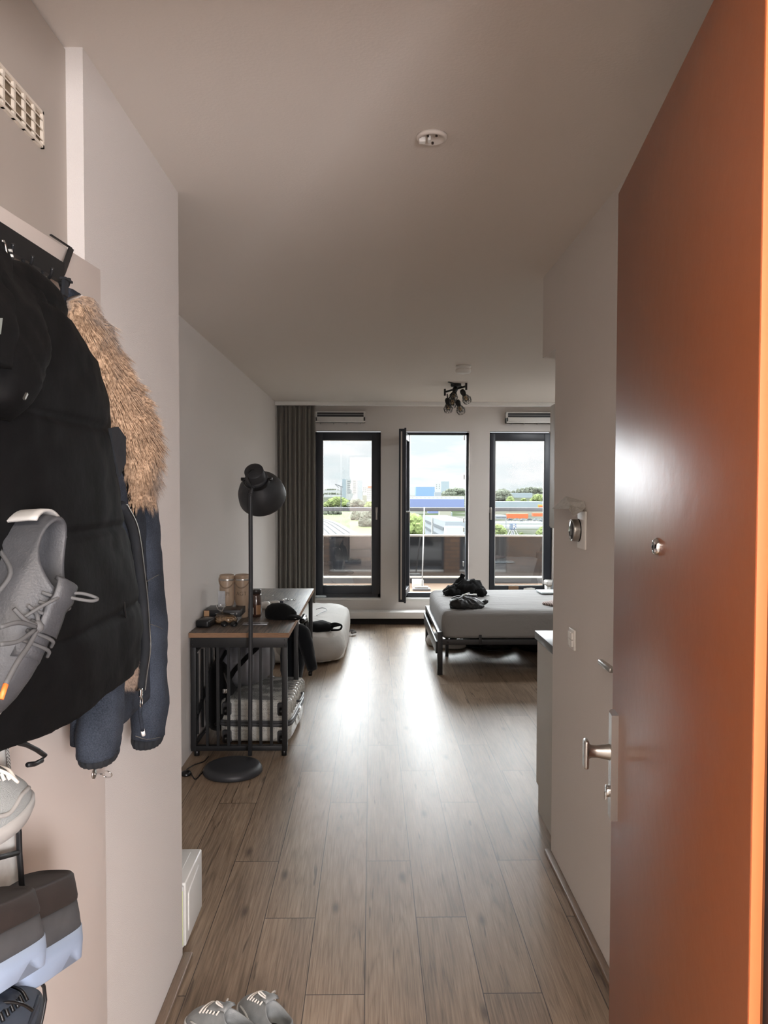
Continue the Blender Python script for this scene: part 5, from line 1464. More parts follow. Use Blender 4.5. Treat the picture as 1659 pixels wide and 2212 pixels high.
def garment(rows, n=64, p=2.6, quilt=None, fn=None):
    """rows: (z, y_far, y_near, x_back, x_front); closed rings stacked from top to bottom"""
    rg = []
    for (z_, yf, yn, xb, xf) in rows:
        c_ = V((xb+xf)/2, (yf+yn)/2, z_)
        rg.append(sring(c_, (0,1,0), (1,0,0), (yf-yn)/2, (xf-xb)/2, n, p))
    return rg
def interp(keys, k):
    """smooth rows between key rows"""
    o_ = []
    z0, z1 = keys[0][0], keys[-1][0]
    for i in range(k+1):
        z_ = z0+(z1-z0)*i/k
        for a, b in zip(keys, keys[1:]):
            if (a[0] >= z_ >= b[0]) or b is keys[-1]:
                t_ = 0 if a[0] == b[0] else max(0, min(1, (a[0]-z_)/(a[0]-b[0]))); break
        o_.append((z_,)+tuple(a[j]+(b[j]-a[j])*t_ for j in range(1, len(a))))
    return o_
def edge(px, py, X): return at(px, py, X=X)

# ---- black puffer coat
M['puff'] = mat('black_puffer', (7, 7, 8), .75, spec=.15, bump=.12, bscale=30)
XF, XE_ = -.50, -.565
def prow(py, pxr, xb=-.64, xf=XF, yn=.98):
    q = at(pxr, py, X=(xb*.45+xf*.55)); return (q.z, q.y, yn, xb, xf)
keys = [prow(1, 1)]
sil = [(602, 62, -.62, -.585), (616, 98, -.625, -.56), (650, 126, -.63, -.54), (720, 152, -.635, -.515), (790, 196, -.635, -.505), (870, 226, -.635, -.50), (960, 232, -.635, -.495), (1050, 248, -.635, -.49), (1140, 262, -.635, -.49), (1240, 282, -.635, -.485), (1340, 296, -.635, -.485), (1420, 288, -.635, -.49), (1475, 268, -.635, -.50)]
keys = []
for py, px, xb, xf in sil:
    q = at(px, py, X=(xb*.35+xf*.65)); keys.append((q.z, q.y, {1340: 1.05, 1420: 1.10, 1475: 1.15}.get(py, 1.0 if py > 700 else 1.12), xb, xf))
keys[-1] = (max(keys[-1][0], 1.232),) + keys[-1][1:]
keys.append((keys[-1][0]-.012, keys[-1][1]-.05, 1.19, -.63, -.515))
rows = interp(keys, 110)
coat = thing('puffer_coat', 'long black quilted puffer coat hanging from the over door rack', 'coat', (-.58, 1.3, 2.0))
q1, q2 = at(139, 1158, X=-.49).z, at(130, 1393, X=-.49).z
qz = [q1+.19*2, q1+.19, q1, q2, q2-.17]
rg = garment(rows, 96, 2.5)
for r_, row in zip(rg, rows):
    d = min(abs(row[0]-z_) for z_ in qz)
    k = -.009*math.exp(-(d/.007)**2) + .003*min(1, d/.06)
    c_ = sum(r_, V(0,0,0))/len(r_)
    for p in r_:
        dd = V(p.x-c_.x, (p.y-c_.y)*.4, 0)
        if dd.length: p += dd.normalized()*k
mb = MB().rings(rg).disp(.006, 7, 3).disp(.0025, 26, 6)
# hem runs lower towards the camera: follow the slanted lower line
obj('coat_body', mb, M['puff'], coat)
for z_ in qz[1:4]:
    pts = []
    for i in range(14):
        y_ = 1.02 + i*.04
        row = min(rows, key=lambda r_: abs(r_[0]-z_))
    # stitched seam lines
# far sleeve tucked at the side
pts = [at(215, 840, X=-.575), at(236, 960, X=-.572), at(262, 1110, X=-.57), at(284, 1250, X=-.57), at(289, 1350, X=-.57), at(276, 1440, X=-.572)]
pts = curve(pts, 7); k = len(pts)
mb = MB().tube(pts, [.024+.010*math.sin(math.pi*i/k)+.0025*math.sin(i*1.2) for i in range(k)], 24)
obj('sleeve', mb.disp(.004, 18, 2), M['puff'], coat)
# hood, drooping forward
hk = []
for py, px, xf in ((598, 60, -.585), (620, 96, -.545), (700, 118, -.49), (780, 112, -.46), (840, 96, -.45), (880, 60, -.46), (905, 20, -.49)):
    q = at(px, py, X=xf-.02); hk.append((q.z, q.y, .98, xf-.12, xf))
mb = MB().rings(garment(interp(hk, 40), 56, 2.4)).disp(.010, 9, 8).disp(.004, 24, 3)
obj('hood', mb, M['puff'], coat)
a, b = at(52, 862, X=-.435), at(58, 850, X=-.435)
obj('hood_toggle', MB().bar(a, b, .003), M['steel'], coat)
a = at(267, 1433, X=-.515); b = at(278, 1460, X=-.515)
obj('zip_puller', MB().bar(a, b, .0045, .003), M['chrome'], coat)
obj('pocket_zip', MB().tube(curve([at(262, 1270, X=-.49), at(270, 1320, X=-.49), at(275, 1380, X=-.495), at(268, 1433, X=-.51)], 6), .0022, 6), M['blackp'], coat)
# hanging loops and cord
obj('hanger_loop', MB().tube(curve([at(28, 596, X=-.56), at(36, 588, X=-.56), at(46, 588, X=-.56), at(50, 600, X=-.56)], 5), .0025, 6), M['blackp'], coat)
def twist():
    m = mat('twisted_cord', (200, 200, 196), .8); t = m.node_tree; b = t.nodes['Principled BSDF']; co = t.nodes.new('ShaderNodeTexCoord'); w_ = t.nodes.new('ShaderNodeTexWave'); w_.bands_direction = 'Z'; w_.inputs['Scale'].default_value = 34
    cr = t.nodes.new('ShaderNodeValToRGB'); cr.color_ramp.elements[0].position = .45; cr.color_ramp.elements[0].color = (.01, .01, .01, 1); cr.color_ramp.elements[1].position = .55; cr.color_ramp.elements[1].color = (.6, .6, .58, 1)
    t.links.new(co.outputs['Object'], w_.inputs['Vector']); t.links.new(w_.outputs[0], cr.inputs[0]); t.links.new(cr.outputs[0], b.inputs['Base Color']); return m
obj('drawcord', MB().tube([at(21, 538, X=-.57), at(24, 556, X=-.565), at(29, 585, X=-.56)], .004, 8), twist(), coat)
# second dark garment behind at the very left, with a grey patch
c0 = at(8, 600, X=-.53)
r = thing('black_bag', 'black fabric bag with a pale patch hanging left of the puffer coat', 'bag', (-.5, 1.05, 1.8))
hk = []
for py, px, xf in ((540, 8, -.54), (575, 22, -.53), (640, 30, -.50), (720, 26, -.47), (800, 10, -.46)):
    q = at(px, py, X=xf-.02); hk.append((q.z, q.y, .93, xf-.05, xf))
obj('bag_body', MB().rings(garment(interp(hk, 24), 40, 2.6)).disp(.006, 12, 5), M['puff'], r)
a = [at(-12, 690, X=-.452), at(6, 687, X=-.455), at(2, 722, X=-.45), at(-12, 725, X=-.447)]
obj('pale_patch', MB().add(a+[p+V(-.004,0,0) for p in a], [(0,1,2,3),(7,6,5,4),(0,4,5,1),(1,5,6,2),(2,6,7,3),(3,7,4,0)]), mat('patch_grey', (120, 126, 122), .7), r)
obj('carabiner', MB().tube(curve([at(4, 520, X=-.54), at(10, 525, X=-.54), at(14, 548, X=-.54), at(10, 560, X=-.54), at(5, 540, X=-.54)], 5), .002, 6), M['steel'], r)

# ---- denim jacket with fur collar
def denim():
    m = mat('dark_denim', (48, 58, 74), .9, spec=.15); t = m.node_tree; b = t.nodes['Principled BSDF']; co = t.nodes.new('ShaderNodeTexCoord')
    n = t.nodes.new('ShaderNodeTexNoise'); n.inputs['Scale'].default_value = 420; n.inputs['Detail'].default_value = 3
    n2 = t.nodes.new('ShaderNodeTexNoise'); n2.inputs['Scale'].default_value = 7; n2.inputs['Detail'].default_value = 5
    cr = t.nodes.new('ShaderNodeValToRGB'); cr.color_ramp.elements[0].position = .3; cr.color_ramp.elements[0].color = srgb(25, 28, 34); cr.color_ramp.elements[1].position = .75; cr.color_ramp.elements[1].color = srgb(73, 80, 92)
    a = t.nodes.new('ShaderNodeMath'); a.operation = 'MULTIPLY_ADD'; a.inputs[1].default_value = .45
    t.links.new(co.outputs['Object'], n.inputs['Vector']); t.links.new(co.outputs['Object'], n2.inputs['Vector']); t.links.new(n.outputs[0], a.inputs[0])
    q = t.nodes.new('ShaderNodeMath'); q.operation = 'MULTIPLY'; q.inputs[1].default_value = .5; t.links.new(n2.outputs[0], q.inputs[0]); t.links.new(q.outputs[0], a.inputs[2])
    t.links.new(a.outputs[0], cr.inputs[0]); t.links.new(cr.outputs[0], b.inputs['Base Color'])
    bp = t.nodes.new('ShaderNodeBump'); bp.inputs['Strength'].default_value = .3; bp.inputs['Distance'].default_value = .002; t.links.new(n.outputs[0], bp.inputs['Height']); t.links.new(bp.outputs[0], b.inputs['Normal'])
    return m
M['denim'] = denim()
M['denimd'] = mat('denim_cuff', (22, 25, 30), .9, var=.3, vscale=60, aniso=(1, 1, .08))
M['stitch'] = mat('pale_stitching', (104, 99, 90), .8)
def furmat():
    m = mat('tan_fur', (190, 152, 116), .75, spec=.25, sheen=.3); t = m.node_tree; b = t.nodes['Principled BSDF']; co = t.nodes.new('ShaderNodeTexCoord'); n = t.nodes.new('ShaderNodeTexNoise'); n.inputs['Scale'].default_value = 170; n.inputs['Detail'].default_value = 2
    cr = t.nodes.new('ShaderNodeValToRGB'); cr.color_ramp.elements[0].position = .35; cr.color_ramp.elements[0].color = srgb(112, 86, 64); cr.color_ramp.elements[1].position = .62; cr.color_ramp.elements[1].color = srgb(190, 160, 132)
    t.links.new(co.outputs['Object'], n.inputs['Vector']); t.links.new(n.outputs[0], cr.inputs[0]); t.links.new(cr.outputs[0], b.inputs['Base Color']); return m
M['fur'] = furmat()
dj = thing('denim_jacket', 'dark denim jacket with a thick tan fur collar hanging right of the puffer coat', 'jacket', (-.58, 1.75, 1.95))
XD = -.55
def sleeve(pts, radii, nm, squash=.62, seed=1, n=40):
    pts = curve(pts, 8); k = len(pts); rr = []
    for i in range(k):
        f = i/(k-1)*(len(radii)-1); j = min(int(f), len(radii)-2); rr.append(radii[j]+(radii[j+1]-radii[j])*(f-j))
    rg = []
    for i, p in enumerate(pts):
        t_ = (pts[min(i+1,k-1)]-pts[max(i-1,0)]).normalized(); s_ = t_.cross(V(1,0,0)).normalized(); x_ = s_.cross(t_)
        rg.append(sring(p, s_, x_, rr[i], rr[i]*squash, n, 2.3))
    return MB().rings(rg).disp(.006, 9, seed).disp(.002, 30, seed+1), pts, rr
# far sleeve down the right side
pt_ = [at(285, 985, X=XD-.02), at(306, 1110, X=XD-.015), at(318, 1250, X=XD-.01), at(324, 1350, X=XD-.01), at(324, 1480, X=XD-.012), at(319, 1590, X=XD-.015)]
mb, pts, rr = sleeve(pt_, [.045, .052, .056, .057, .060, .057], 'sleeve', .68, 3)
sv = obj('sleeve', mb, M['denim'], dj)
def cuff(top, bot, r0, r1, nm='cuff'):
    rg = []
    for k in range(7):
        f = k/6; c_ = Vector(top).lerp(Vector(bot), f); r_ = r0+(r1-r0)*f + .004*math.sin(math.pi*f)
        rg.append(sring(c_, (0,1,0), (1,0,0), r_, r_*.68, 72, 2.2, fn=lambda t_: 1+.035*math.sin(18*t_)))
    return obj(nm, MB().rings(rg), M['denimd'], dj)
cuff(at(320, 1585, X=XD-.015), at(318, 1608, X=XD-.015), .054, .046)
# body panel
hk = []
for py, pl_, pr_, xb, xf in ((640, 120, 148, -.615, -.59), (700, 130, 165, -.62, -.58), (800, 140, 205, -.62, -.57), (920, 160, 265, -.62, -.56), (1040, 170, 312, -.62, -.545), (1200, 175, 312, -.62, -.54), (1380, 178, 318, -.62, -.535), (1490, 180, 320, -.62, -.54)):
    q = at(pr_, py, X=xf-.03); q2 = at(pl_, py, X=xf-.03); hk.append((q.z, q.y, q2.y, xb, xf))
mb = MB().rings(garment(interp(hk, 50), 72, 3)).disp(.005, 9, 4)
obj('jacket_body', mb, M['denim'], dj)
# waistband with gathers
q = at(282, 1490, X=-.55); q2 = at(250, 1490, X=-.55)
rg = []
for k in range(6):
    f = k/5; z_ = q.z+.012 - .035*f
    rg.append(sring(V(-.585, (q.y+q2.y)/2, z_), (0,1,0), (1,0,0), (q.y-q2.y)/2+.06, .040, 110, 3, fn=lambda t_: 1+.03*math.sin(34*t_)))
obj('waistband', MB().rings(rg), M['denimd'], dj)
# near sleeve hanging lower, cuff at its end
pt_ = [at(225, 1420, X=XD), at(222, 1500, X=XD+.005), at(216, 1570, X=XD+.008), at(214, 1630, X=XD+.008)]
mb, pts, rr = sleeve(pt_, [.050, .058, .061, .056], 'sleeve', .68, 8)
obj('sleeve', mb, M['denim'], dj)
cuff(at(214, 1622, X=XD+.008), at(213, 1645, X=XD+.008), .052, .044)
# fur lining glimpsed inside the open front
a = [at(298, 1370, X=-.532), at(300, 1400, X=-.53), at(297, 1485, X=-.528), at(262, 1485, X=-.53), at(256, 1470, X=-.532), at(276, 1420, X=-.533)]
def fan(pts): return MB().add(pts + [p+V(-.006,0,0) for p in pts], [tuple(range(len(pts))), tuple(range(2*len(pts)-1, len(pts)-1, -1))] + [(i, (i+1)%len(pts), len(pts)+(i+1)%len(pts), len(pts)+i) for i in range(len(pts))])
lin = obj('fur_lining', fan(a), M['fur'], dj)
# placket band and zip
band = [at(262, 1090, X=-.528), at(283, 1130, X=-.526), at(292, 1170, X=-.525), at(300, 1230, X=-.525), at(308, 1300, X=-.524), at(312, 1360, X=-.524), at(314, 1400, X=-.523), at(307, 1450, X=-.523), at(302, 1492, X=-.523)]
bp_ = curve(band, 6)
vs = []; mbp = MB()
mbp.tube(bp_, [.010]*len(bp_), 8)
obj('placket', mbp, M['denimd'], dj)
zp = curve([p+V(.010,.004,0) for p in band], 8)
zr = obj('zip', MB().tube(zp, .0022, 6), M['blackp'], dj)
mb = MB(); L_ = 0
for i in range(len(zp)-1):
    for k in range(4):
        p = zp[i].lerp(zp[i+1], k/4); mb.box(p-V(.001,.0016,.0009), p+V(.0022,.0016,.0009))
tt = obj('zip_teeth', mb, M['steel'], zr); tt['kind'] = 'stuff'
# slider, ring and strap
p = at(304, 1497, X=-.505)
obj('zip_slider', MB().box(p+V(-.004,-.006,-.008), p+V(.004,.006,.010), .003), M['chrome'], dj)
c_ = at(304, 1517, X=-.503)
rg_ = obj('zip_ring', MB().tube([c_+V(.001,.0085*math.cos(q),.011*math.sin(q)) for q in [2*math.pi*i/20 for i in range(20)]], .0016, 8, closed=True), M['chrome'], dj)
obj('pull_strap', MB().tube(curve([at(304, 1524, X=-.503), at(303, 1545, X=-.503), at(308, 1578, X=-.504)], 5), .0042, 8), M['denim'], rg_)
obj('strap_end', MB().tube([at(308, 1576, X=-.504), at(310, 1588, X=-.504)], .0045, 8), M['white'], rg_)
# stitched seams across the sleeve
def seam(ps, nm='seam'): obj(nm, MB().tube(curve(ps, 8), .0007, 6), M['stitch'], sv)
seam([at(316, 1257, X=-.506), at(320, 1254, X=-.508), at(338, 1244, X=-.518), at(347, 1239, X=-.532)])
seam([at(322, 1348, X=-.504), at(333, 1351, X=-.510), at(346, 1356, X=-.518), at(354, 1361, X=-.528)])
seam([at(293, 1590, X=-.515), at(318, 1597, X=-.507), at(348, 1592, X=-.530)])
# ---- fur collar: a soft core covered in tapered tufts
core = curve([at(160, 645, X=-.575), at(182, 705, X=-.565), at(208, 765, X=-.555), at(240, 835, X=-.545), at(272, 895, X=-.535), at(298, 960, X=-.532), at(302, 1020, X=-.535), at(300, 1075, X=-.54)], 8)
crr = [.026, .040, .048, .052, .056, .060, .050, .034]
k = len(core); rr = []
for i in range(k):
    f = i/(k-1)*7; j = min(int(f), 6); rr.append(crr[j]+(crr[j+1]-crr[j])*(f-j))
rg = []; fr_ = []
for i, p in enumerate(core):
    t_ = (core[min(i+1,k-1)]-core[max(i-1,0)]).normalized(); s_ = t_.cross(V(1,0,0)).normalized(); x_ = s_.cross(t_).normalized()
    fr_.append((p, t_, s_, x_, rr[i])); rg.append(sring(p, s_, x_, rr[i], rr[i]*.55, 28, 2))
fc_ = obj('fur_collar', MB().rings(rg).disp(.006, 20, 1), M['fur'], dj)
rnd = random.Random(21)
def tufts(N, ln=.046, pick=None):
    vs = []; fs = []
    for _ in range(N):
        f = rnd.random()*(k-1); i = min(int(f), k-2); g = f-i
        p, t_, s_, x_, r_ = [a*(1-g)+b*g for a, b in zip(fr_[i], fr_[i+1])]
        a = rnd.uniform(-.45, math.pi+.45) if x_.x > 0 else rnd.uniform(-math.pi-.45, .45)
        nrm_ = (s_*math.cos(a) + x_*math.sin(a)*1.2).normalized()
        b = p + s_*math.cos(a)*r_ + x_*math.sin(a)*r_*.55
        # hair sweeps outwards and down the collar
        cl_ = noise.noise_vector(b*45)
        d1 = (nrm_*.55 + t_*.45 + s_*math.cos(a)*.35 + cl_*.38).normalized()
        d2 = (d1*.7 + t_*.45 + V(0,0,-.35) + cl_*.3).normalized()
        l_ = ln*rnd.uniform(.6, 1.2); w_ = rnd.uniform(.0009, .0017)
        sd_ = d1.cross(nrm_ + V(.01,.02,.03)).normalized()*w_
        m1 = b + d1*l_*.45; m2 = m1 + d2*l_*.55
        o_ = len(vs)
        vs += [b-sd_, b+sd_, m1-sd_*.8, m1+sd_*.8, m2]
        fs += [(o_, o_+1, o_+3, o_+2), (o_+2, o_+3, o_+4)]
    return vs, fs
mb = MB(); vs, fs = tufts(15000); mb.add(vs, fs)
o = obj('fur_tufts', mb, M['fur'], fc_); o['kind'] = 'stuff'
# dark notch in the fur and its edge
a = [at(236, 925, X=-.505), at(252, 922, X=-.50), at(268, 945, X=-.50), at(268, 1000, X=-.505), at(255, 1030, X=-.51), at(243, 975, X=-.51)]
obj('inner_flap', fan([p+V(.004,0,0) for p in a]), M['denimd'], dj)
# short tufts of the lining
vs = []; fs = []
for _ in range(1400):
    y0_, y1_ = a[0].y, a[0].y
    u = rnd.random(); px_ = 262+36*rnd.random(); py_ = 1385+100*rnd.random()
    if px_ < 300-(py_-1370)*.42: continue
    b = at(px_, py_, X=-.529); l_ = rnd.uniform(.008, .018); d = V(.35, rnd.uniform(-.3,.3), -1).normalized(); sd_ = V(0,.0008,0)
    o_ = len(vs); vs += [b-sd_, b+sd_, b+d*l_]; fs.append((o_, o_+1, o_+2))
o = obj('lining_tufts', MB().add(vs, fs), M['fur'], lin); o['kind'] = 'stuff'
# collar label loop at the top
a = at(141, 606, X=-.575); b = at(140, 640, X=-.575)
obj('hanger_tab', MB().bar(a, b, .006, .018, (0,1,0)).bar(a+V(0,-.012,.002), a+V(.0,.022,.002), .012, .004), M['denimd'], dj)
# ================================================================== SHOES
def place(origin, toe, upd):
    t_ = Vector(toe).normalized(); u_ = Vector(upd); u_ = (u_ - t_*u_.dot(t_)).normalized(); s_ = u_.cross(t_)
    Mx = Matrix((t_.to_tuple()+(0,), s_.to_tuple()+(0,), u_.to_tuple()+(0,), (0,0,0,1))).transposed()
    return Matrix.Translation(origin) @ Mx
def outline(L_, W_, n=56):
    """foot outline, heel at x=0, toe at x=L"""
    o_ = []
    for j in range(n):
        t_ = 2*math.pi*j/n; x = .5-.5*math.cos(t_); w_ = (.80 + .26*math.sin(min(1, x*1.25)*math.pi*.5)**2 - .10*math.exp(-((x-.38)/.16)**2))
        y = math.copysign(abs(math.sin(t_))**.72, math.sin(t_))*w_
        o_.append(V(x*L_, y*W_/2, 0))
    return o_
def sneaker(name, label, T, L_=.285, W_=.10, mats=None, cat='shoe', group=None, collar=.092, accents=None):
    mu, ms, ml, mi = mats
    r = thing(name, label, cat, T @ V(.1, 0, 0), group=group)
    out_ = outline(L_, W_); n = len(out_)
    op = []
    for j in range(n):
        t_ = 2*math.pi*j/n; x = .5-.5*math.cos(t_)
        op.append(V(.012 + x*.118, math.sin(t_)*.031, collar - .016*math.sin(math.pi*x)**1 + .012*x))
    rg = []
    for z_, e_ in ((0, -.006), (.004, .001), (.016, .004), (.026, .002), (.029, -.004)):
        rg.append([V(p.x + e_*(1 if p.x > L_/2 else -1)*abs(2*p.x/L_-1) + (0), p.y*(1+e_*16) , z_ + (.010*((p.x/L_-.72)/.28)**2 if p.x > .72*L_ and z_ < .01 else 0)) for p in out_])
    obj('sole', MB().rings([[T @ p for p in q] for q in rg]), ms, r)
    rg = []
    for s_, g_ in ((0,.0),(.05,.16),(.14,.34),(.28,.54),(.45,.72),(.63,.85),(.80,.94),(.93,.99)):
        q = []
        for a, b in zip(out_, op):
            z_ = .024 + (b.z-.024)*g_; q.append(V(a.x+(b.x-a.x)*s_, a.y*.97+(b.y-a.y*.97)*s_*.92, z_))
        rg.append(q)
    def lf(p, k=1.0, dz=0, cx=.071): return V(cx+(p.x-cx)*k, p.y*k, p.z+dz)
    rg.append([lf(p, 1.02, .003) for p in op]); rg.append([lf(p, .96, .006) for p in op]); rg.append([lf(p, .88, .002) for p in op]); rg.append([lf(p, .84, -.02) for p in op]); rg.append([V(.075+(p.x-.071)*1.0, p.y*.9, .034) for p in op])
    u_ = obj('upper', MB().rings([[T @ p for p in q] for q in rg]), mu, r)
    # insole and lining show inside the opening
    obj('insole', MB().rings([[T @ V(.075+(p.x-.071)*.9, p.y*.8, z_) for p in op] for z_ in (.035, .038)]), mi, r)
    def zc(x):    # height of the vamp along the middle
        s_ = max(0, min(1, (L_-x)/(L_-.13)))
        K = ((0,0),(.05,.16),(.14,.34),(.28,.54),(.45,.72),(.63,.85),(.80,.94),(.93,.99),(1.01,1.0))
        for (a, b), (c, d) in zip(K, K[1:]):
            if s_ <= c: return .024 + (collar+.012-.024)*(b+(d-b)*(s_-a)/(c-a))
        return collar+.012
    tg = []
    for i in range(7):
        x = .185-.012*i; tg.append([T @ V(x, w_, zc(x)+.004+(.002*i if i > 3 else 0)+(.0045 if k_ == 1 else 0)) for k_, w_ in ((0,-.022),(1,-.012),(1,.012),(0,.022))])
    x = .108; tg.append([T @ V(x, w_, collar+.022+dz) for w_, dz in ((-.022,0),(-.012,.004),(.012,.004),(.022,0))])
    mbt = MB(); m_ = len(tg)
    mbt.grid(lambda u, v: tg[min(m_-1, round(u*(m_-1)))][min(3, round(v*3))], m_-1, 3)
    to = obj('tongue', mbt, mu, r); to.modifiers.new('s', 'SOLIDIFY').thickness = .006
    for i in range(6):
        x = .135+.013*i; w_ = .024+.0012*i; zz = zc(x)
        obj('lace', MB().tube(curve([T @ V(x-.004, -w_, zz-.007), T @ V(x, -w_*.5, zz+.004), T @ V(x+.002, w_*.5, zz+.004), T @ V(x+.006, w_, zz-.007)], 5), .0026, 8), ml, r)
    mbv = MB(); mbv.grid(lambda u, v: T @ V(.128+.088*u, (v-.5)*(.050+.008*u), zc(.128+.088*u)+.0012-.016*(2*v-1)**2), 10, 8)
    th = obj('eyestay', mbv, mu, r); th.modifiers.new('s', 'SOLIDIFY').thickness = .002
    k0 = V(.128, 0, zc(.13)+.006)
    obj('bow', MB().tube(curve([T @ (k0+q) for q in (V(0,0,0), V(-.005,.02,.018), V(.0,.034,.034), V(.006,.024,.030), V(.003,.004,.004))], 6), .0024, 8), ml, r)
    obj('bow', MB().tube(curve([T @ (k0+q) for q in (V(0,0,0), V(.012,-.018,.006), V(.028,-.036,-.004), V(.045,-.046,-.022))], 6), .0024, 8), ml, r)
    # side panels stitched on the upper
    for sd in (-1, 1):
        pts = []
        for x, g_ in ((.06, .2), (.10, .62), (.15, .35), (.20, .42), (.24, .3)):
            pts.append((x, g_))
        q = []
        for x, g_ in pts:
            s_ = {.2:.06,.62:.36,.35:.15,.42:.2,.3:.12}[g_]
            # nearest outline point on this side
            a, b = min(((a, b) for a, b in zip(out_, op) if (a.y > 0) == (sd > 0)), key=lambda ab: abs(ab[0].x+(ab[1].x-ab[0].x)*s_-x))
            q.append(T @ V(a.x+(b.x-a.x)*s_, (a.y*.97+(b.y-a.y*.97)*s_*.92)+sd*.001, .024+(b.z-.024)*g_))
        obj('side_stripe', MB().tube(curve(q, 6), .0035, 6), accents or ms, r)
    return r
gmix = lambda nm, c: mat(nm, c, .55, var=.12, vscale=40, bump=.15, bscale=300)
M['shg'] = gmix('grey_mesh', (128, 131, 131)); M['shs'] = gmix('pale_sole', (188, 188, 184)); M['lacew'] = mat('white_lace', (214, 208, 200), .8); M['insole'] = mat('dark_insole', (54, 52, 52), .8)
def floorshoe(hx, hy, tx, ty, label):
    T = place(V(hx, hy, .0005), (tx-hx, ty-hy, 0), (0, 0, 1))
    return sneaker('sneaker', label, T, mats=(M['shg'], M['shs'], M['lacew'], M['insole']), group='grey sneakers on the floor')
floorshoe(-.318, 2.115, -.548, 2.285, 'grey laced sneaker on the floor, the left one of the pair at the photo bottom')
floorshoe(-.222, 2.125, -.395, 2.352, 'grey laced sneaker on the floor with its dark opening showing, right one of the pair')

# ---- shoe rack hanging over the closet door, nearest the camera
sr = thing('shoe_rack', 'black wire shoe rack with grey mesh straps hanging on the closet door', 'shoe rack', (-.60, 1.1, .9))
XRK = -.545
def poly(pts, r_=.0042, X=XRK, nm='wire_frame'):
    q = [at(a, b, X=X) for a, b in pts]; return obj(nm, MB().tube(q, r_, 8), M['black'], sr)
poly([(-30, 1380), (-4, 1490), (8, 1570), (14, 1597), (30, 1602), (58, 1609), (80, 1620), (97, 1632), (90, 1643), (76, 1650), (60, 1652)])
poly([(37, 1775), (41, 1800), (42, 1845), (45, 1880), (47, 1912), (58, 1935)], .0046)
poly([(-30, 1864), (0, 1852), (38, 1842)], .0042)
poly([(62, 2080), (80, 2105), (95, 2132), (98, 2160), (93, 2190), (84, 2230)], .0032)
poly([(-20, 2165), (0, 2172), (18, 2190), (30, 2222)], .005)
def mesh_strap():
    m = mat('mesh_strap', (150, 150, 148), .8); t = m.node_tree; b = t.nodes['Principled BSDF']; co = t.nodes.new('ShaderNodeTexCoord'); c = t.nodes.new('ShaderNodeTexChecker'); c.inputs['Scale'].default_value = 400; c.inputs['Color1'].default_value = srgb(180,180,176); c.inputs['Color2'].default_value = srgb(60,60,60)
    t.links.new(co.outputs['Object'], c.inputs['Vector']); t.links.new(c.outputs['Color'], b.inputs['Base Color']); return m
ms_ = mesh_strap()
def strip(pts, w_, X=XRK-.006):
    q = [at(a, b, X=X) for a, b in pts]; mb = MB()
    for a, b in zip(q, q[1:]): mb.add([a+V(0,-w_/2,0), a+V(0,w_/2,0), b+V(0,w_/2,0), b+V(0,-w_/2,0), a+V(.001,-w_/2,0), a+V(.001,w_/2,0), b+V(.001,w_/2,0), b+V(.001,-w_/2,0)], [(0,1,2,3),(7,6,5,4),(0,4,5,1),(1,5,6,2),(2,6,7,3),(3,7,4,0)])
    obj('mesh_strap', mb, ms_, sr)
strip([(12, 1590), (20, 1660), (30, 1740), (38, 1790)], .008)
def panel_(pts, X, m, nm): 
    q = [at(a, b, X=X) for a, b in pts]; k_ = len(q)
    return obj(nm, MB().add(q+[p+V(-.002,0,0) for p in q], [tuple(range(k_)), tuple(range(2*k_-1, k_-1, -1))]+[(i,(i+1)%k_,k_+(i+1)%k_,k_+i) for i in range(k_)]), m, sr)
panel_([(-60, 1560), (14, 1600), (24, 1700), (38, 1790), (44, 1900), (-60, 1960)], XRK-.012, mat('pale_mesh_cloth', (196, 196, 192), .8, var=.06, vscale=90), 'fabric_panel')
# hanging grey running shoe, heel up
M['runu'] = gmix('dark_grey_knit', (58, 59, 62)); M['runs'] = mat('white_foam', (158, 156, 153), .5); M['runl'] = mat('grey_lace_', (72, 72, 73), .8); M['runo'] = mat('orange_trim', (226, 112, 50), .5)
o_ = at(0, 1120, X=-.545)
T = place(o_, (.04, -.42, -.90), (.86, -.30, -.20))
r = sneaker('running_shoe', 'big grey and white running shoe with orange lace tips hanging heel up on the rack', T, .29, .105, (M['runu'], M['runs'], M['runl'], M['runu']), collar=.098, accents=M['runl'])
# white heel counter
rg = []
for z_, f in ((.026, 1.0), (.05, 1.01), (.075, .98), (.088, .94)):
    q = []
    for k in range(15):
        t_ = -1.15+2.3*k/14; q.append(V(.046-.050*f*math.cos(t_), .044*f*math.sin(t_), z_))
    rg.append(q)
mb = MB().grid(lambda u, v: T @ rg[min(3, round(u*3))][min(14, round(v*14))], 3, 14)
hc = obj('heel_counter', mb, M['runs'], r); hc.modifiers.new('s', 'SOLIDIFY').thickness = .004
kn = at(82, 1355, X=-.44)
obj('lace_knot', MB().lathe([(0,-.008),(.007,-.004),(.008,.002),(.004,.008),(0,.009)], kn, n=10), M['runl'], r)
obj('lace_end', MB().tube(curve([kn, at(105, 1340, X=-.44), at(128, 1325, X=-.438), at(150, 1313, X=-.435)], 6), .0032, 8), M['runl'], r)
obj('lace_end', MB().tube(curve([kn, at(62, 1395, X=-.44), at(38, 1430, X=-.44), at(12, 1478, X=-.442)], 6), .0034, 8), M['runl'], r)
obj('lace_tip', MB().tube([at(13, 1478, X=-.442), at(2, 1510, X=-.443)], .0034, 8), M['runo'], r)
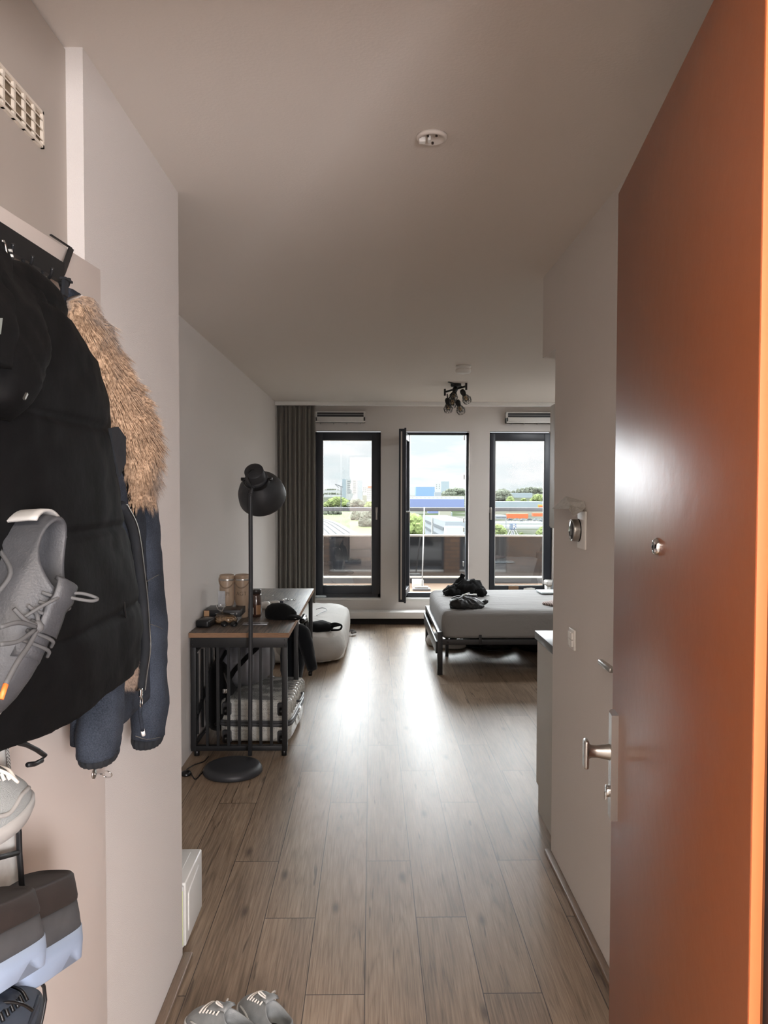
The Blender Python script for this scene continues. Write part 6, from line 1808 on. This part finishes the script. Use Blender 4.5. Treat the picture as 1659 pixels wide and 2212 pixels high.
for a, b, c_ in (((30, 1315), (55, 1340), (80, 1352)), ((0, 1355), (40, 1345), (78, 1354)), ((60, 1308), (78, 1325), (84, 1352)), ((95, 1318), (98, 1335), (88, 1352)), ((0, 1392), (40, 1385), (76, 1360))):
    obj('lace', MB().tube(curve([at(*a, X=-.455), at(*b, X=-.445), at(*c_, X=-.44)], 6), .003, 8), M['runl'], r)
# white shoe toe on the rack
tip = at(38, 1690, X=-.552)
T = place(tip + V(-.02,-.275,-.02), (.02, .275, .0), (.15, 0, 1))
T = Matrix.Translation((0,0,-.012)) @ T
sneaker('canvas_shoe', 'white knitted shoe pointing right on the middle tier of the shoe rack', T, .275, .10, (mat('white_knit', (150, 154, 153), .8, bump=.4, bscale=500), M['runs'], M['lacew'], M['insole']), collar=.085)
# two clogs with pale blue soles
M['suede'] = mat('grey_suede', (68, 68, 70), .9, var=.12, vscale=18); M['bandb'] = mat('dark_brown_band', (40, 32, 29), .7, var=.15, vscale=30); M['bluef'] = mat('pale_blue_foam', (152, 168, 192), .5)
def clog(px_heel, py_top, py_bot, X, label):
    a = at(px_heel, py_top, X=X); b = at(px_heel, py_bot, X=X); zb_, zt2 = b.z, a.z; hh = zt2-zb_; Y1 = a.y
    r = thing('clog', label, 'shoe', (X-.04, Y1-.1, zb_), group='clogs with blue soles on the shoe rack')
    W_ = .09
    def prof(zf, yb, bulge):      # the clog leans toe up on the slanted tier
        q = sring((X-W_/2, Y1-.13+yb, zb_+hh*zf), (0,1,0), (1,0,0), .13+bulge, W_/2+bulge*.6, 44, 3.4)
        for p in q: p.z += .34*(Y1-p.y)
        return q
    def under(p):     # heel bump and arch below the sole
        d = Y1-p.y; return p
    s_ = [prof(.0, .0, -.008), prof(.03, .0, .0), prof(.2, 0, .003), prof(.36, 0, .001)]
    for q in s_[:2]:
        for p in q:
            d = Y1-p.y; p.z += .020*math.exp(-((d-.085)/.022)**2) - .006*math.exp(-((d-.03)/.03)**2)
    obj('sole', MB().rings(s_), M['bluef'], r)
    obj('upper', MB().rings([prof(.36, 0, -.001), prof(.5, -.002, -.003), prof(.68, -.008, -.006)]), M['suede'], r)
    obj('collar_band', MB().rings([prof(.68, -.008, -.004), prof(.72, -.009, -.003), prof(.85, -.013, -.005), prof(.97, -.018, -.007), prof(1.0, -.02, -.012), prof(.98, -.02, -.018)]), M['bandb'], r)
clog(122, 1905, 2072, -.475, 'grey clog with pale blue sole on the rack, the nearer one of the pair')
clog(196, 1872, 2058, -.50, 'grey clog with pale blue sole on the rack, the farther right one of the pair')
# dark blue shoe under them
tip = at(52, 2112, X=-.53)
T = place(tip + V(0,-.28,-.035), (0, 1, -.02), (.2, 0, 1))
sneaker('blue_shoe', 'dark blue laced shoe half hidden below the nearer clog on the rack', T, .28, .095, (mat('navy_knit', (52, 60, 72), .7), mat('navy_sole', (34, 38, 46), .6), M['blackp'], M['insole']), collar=.075)
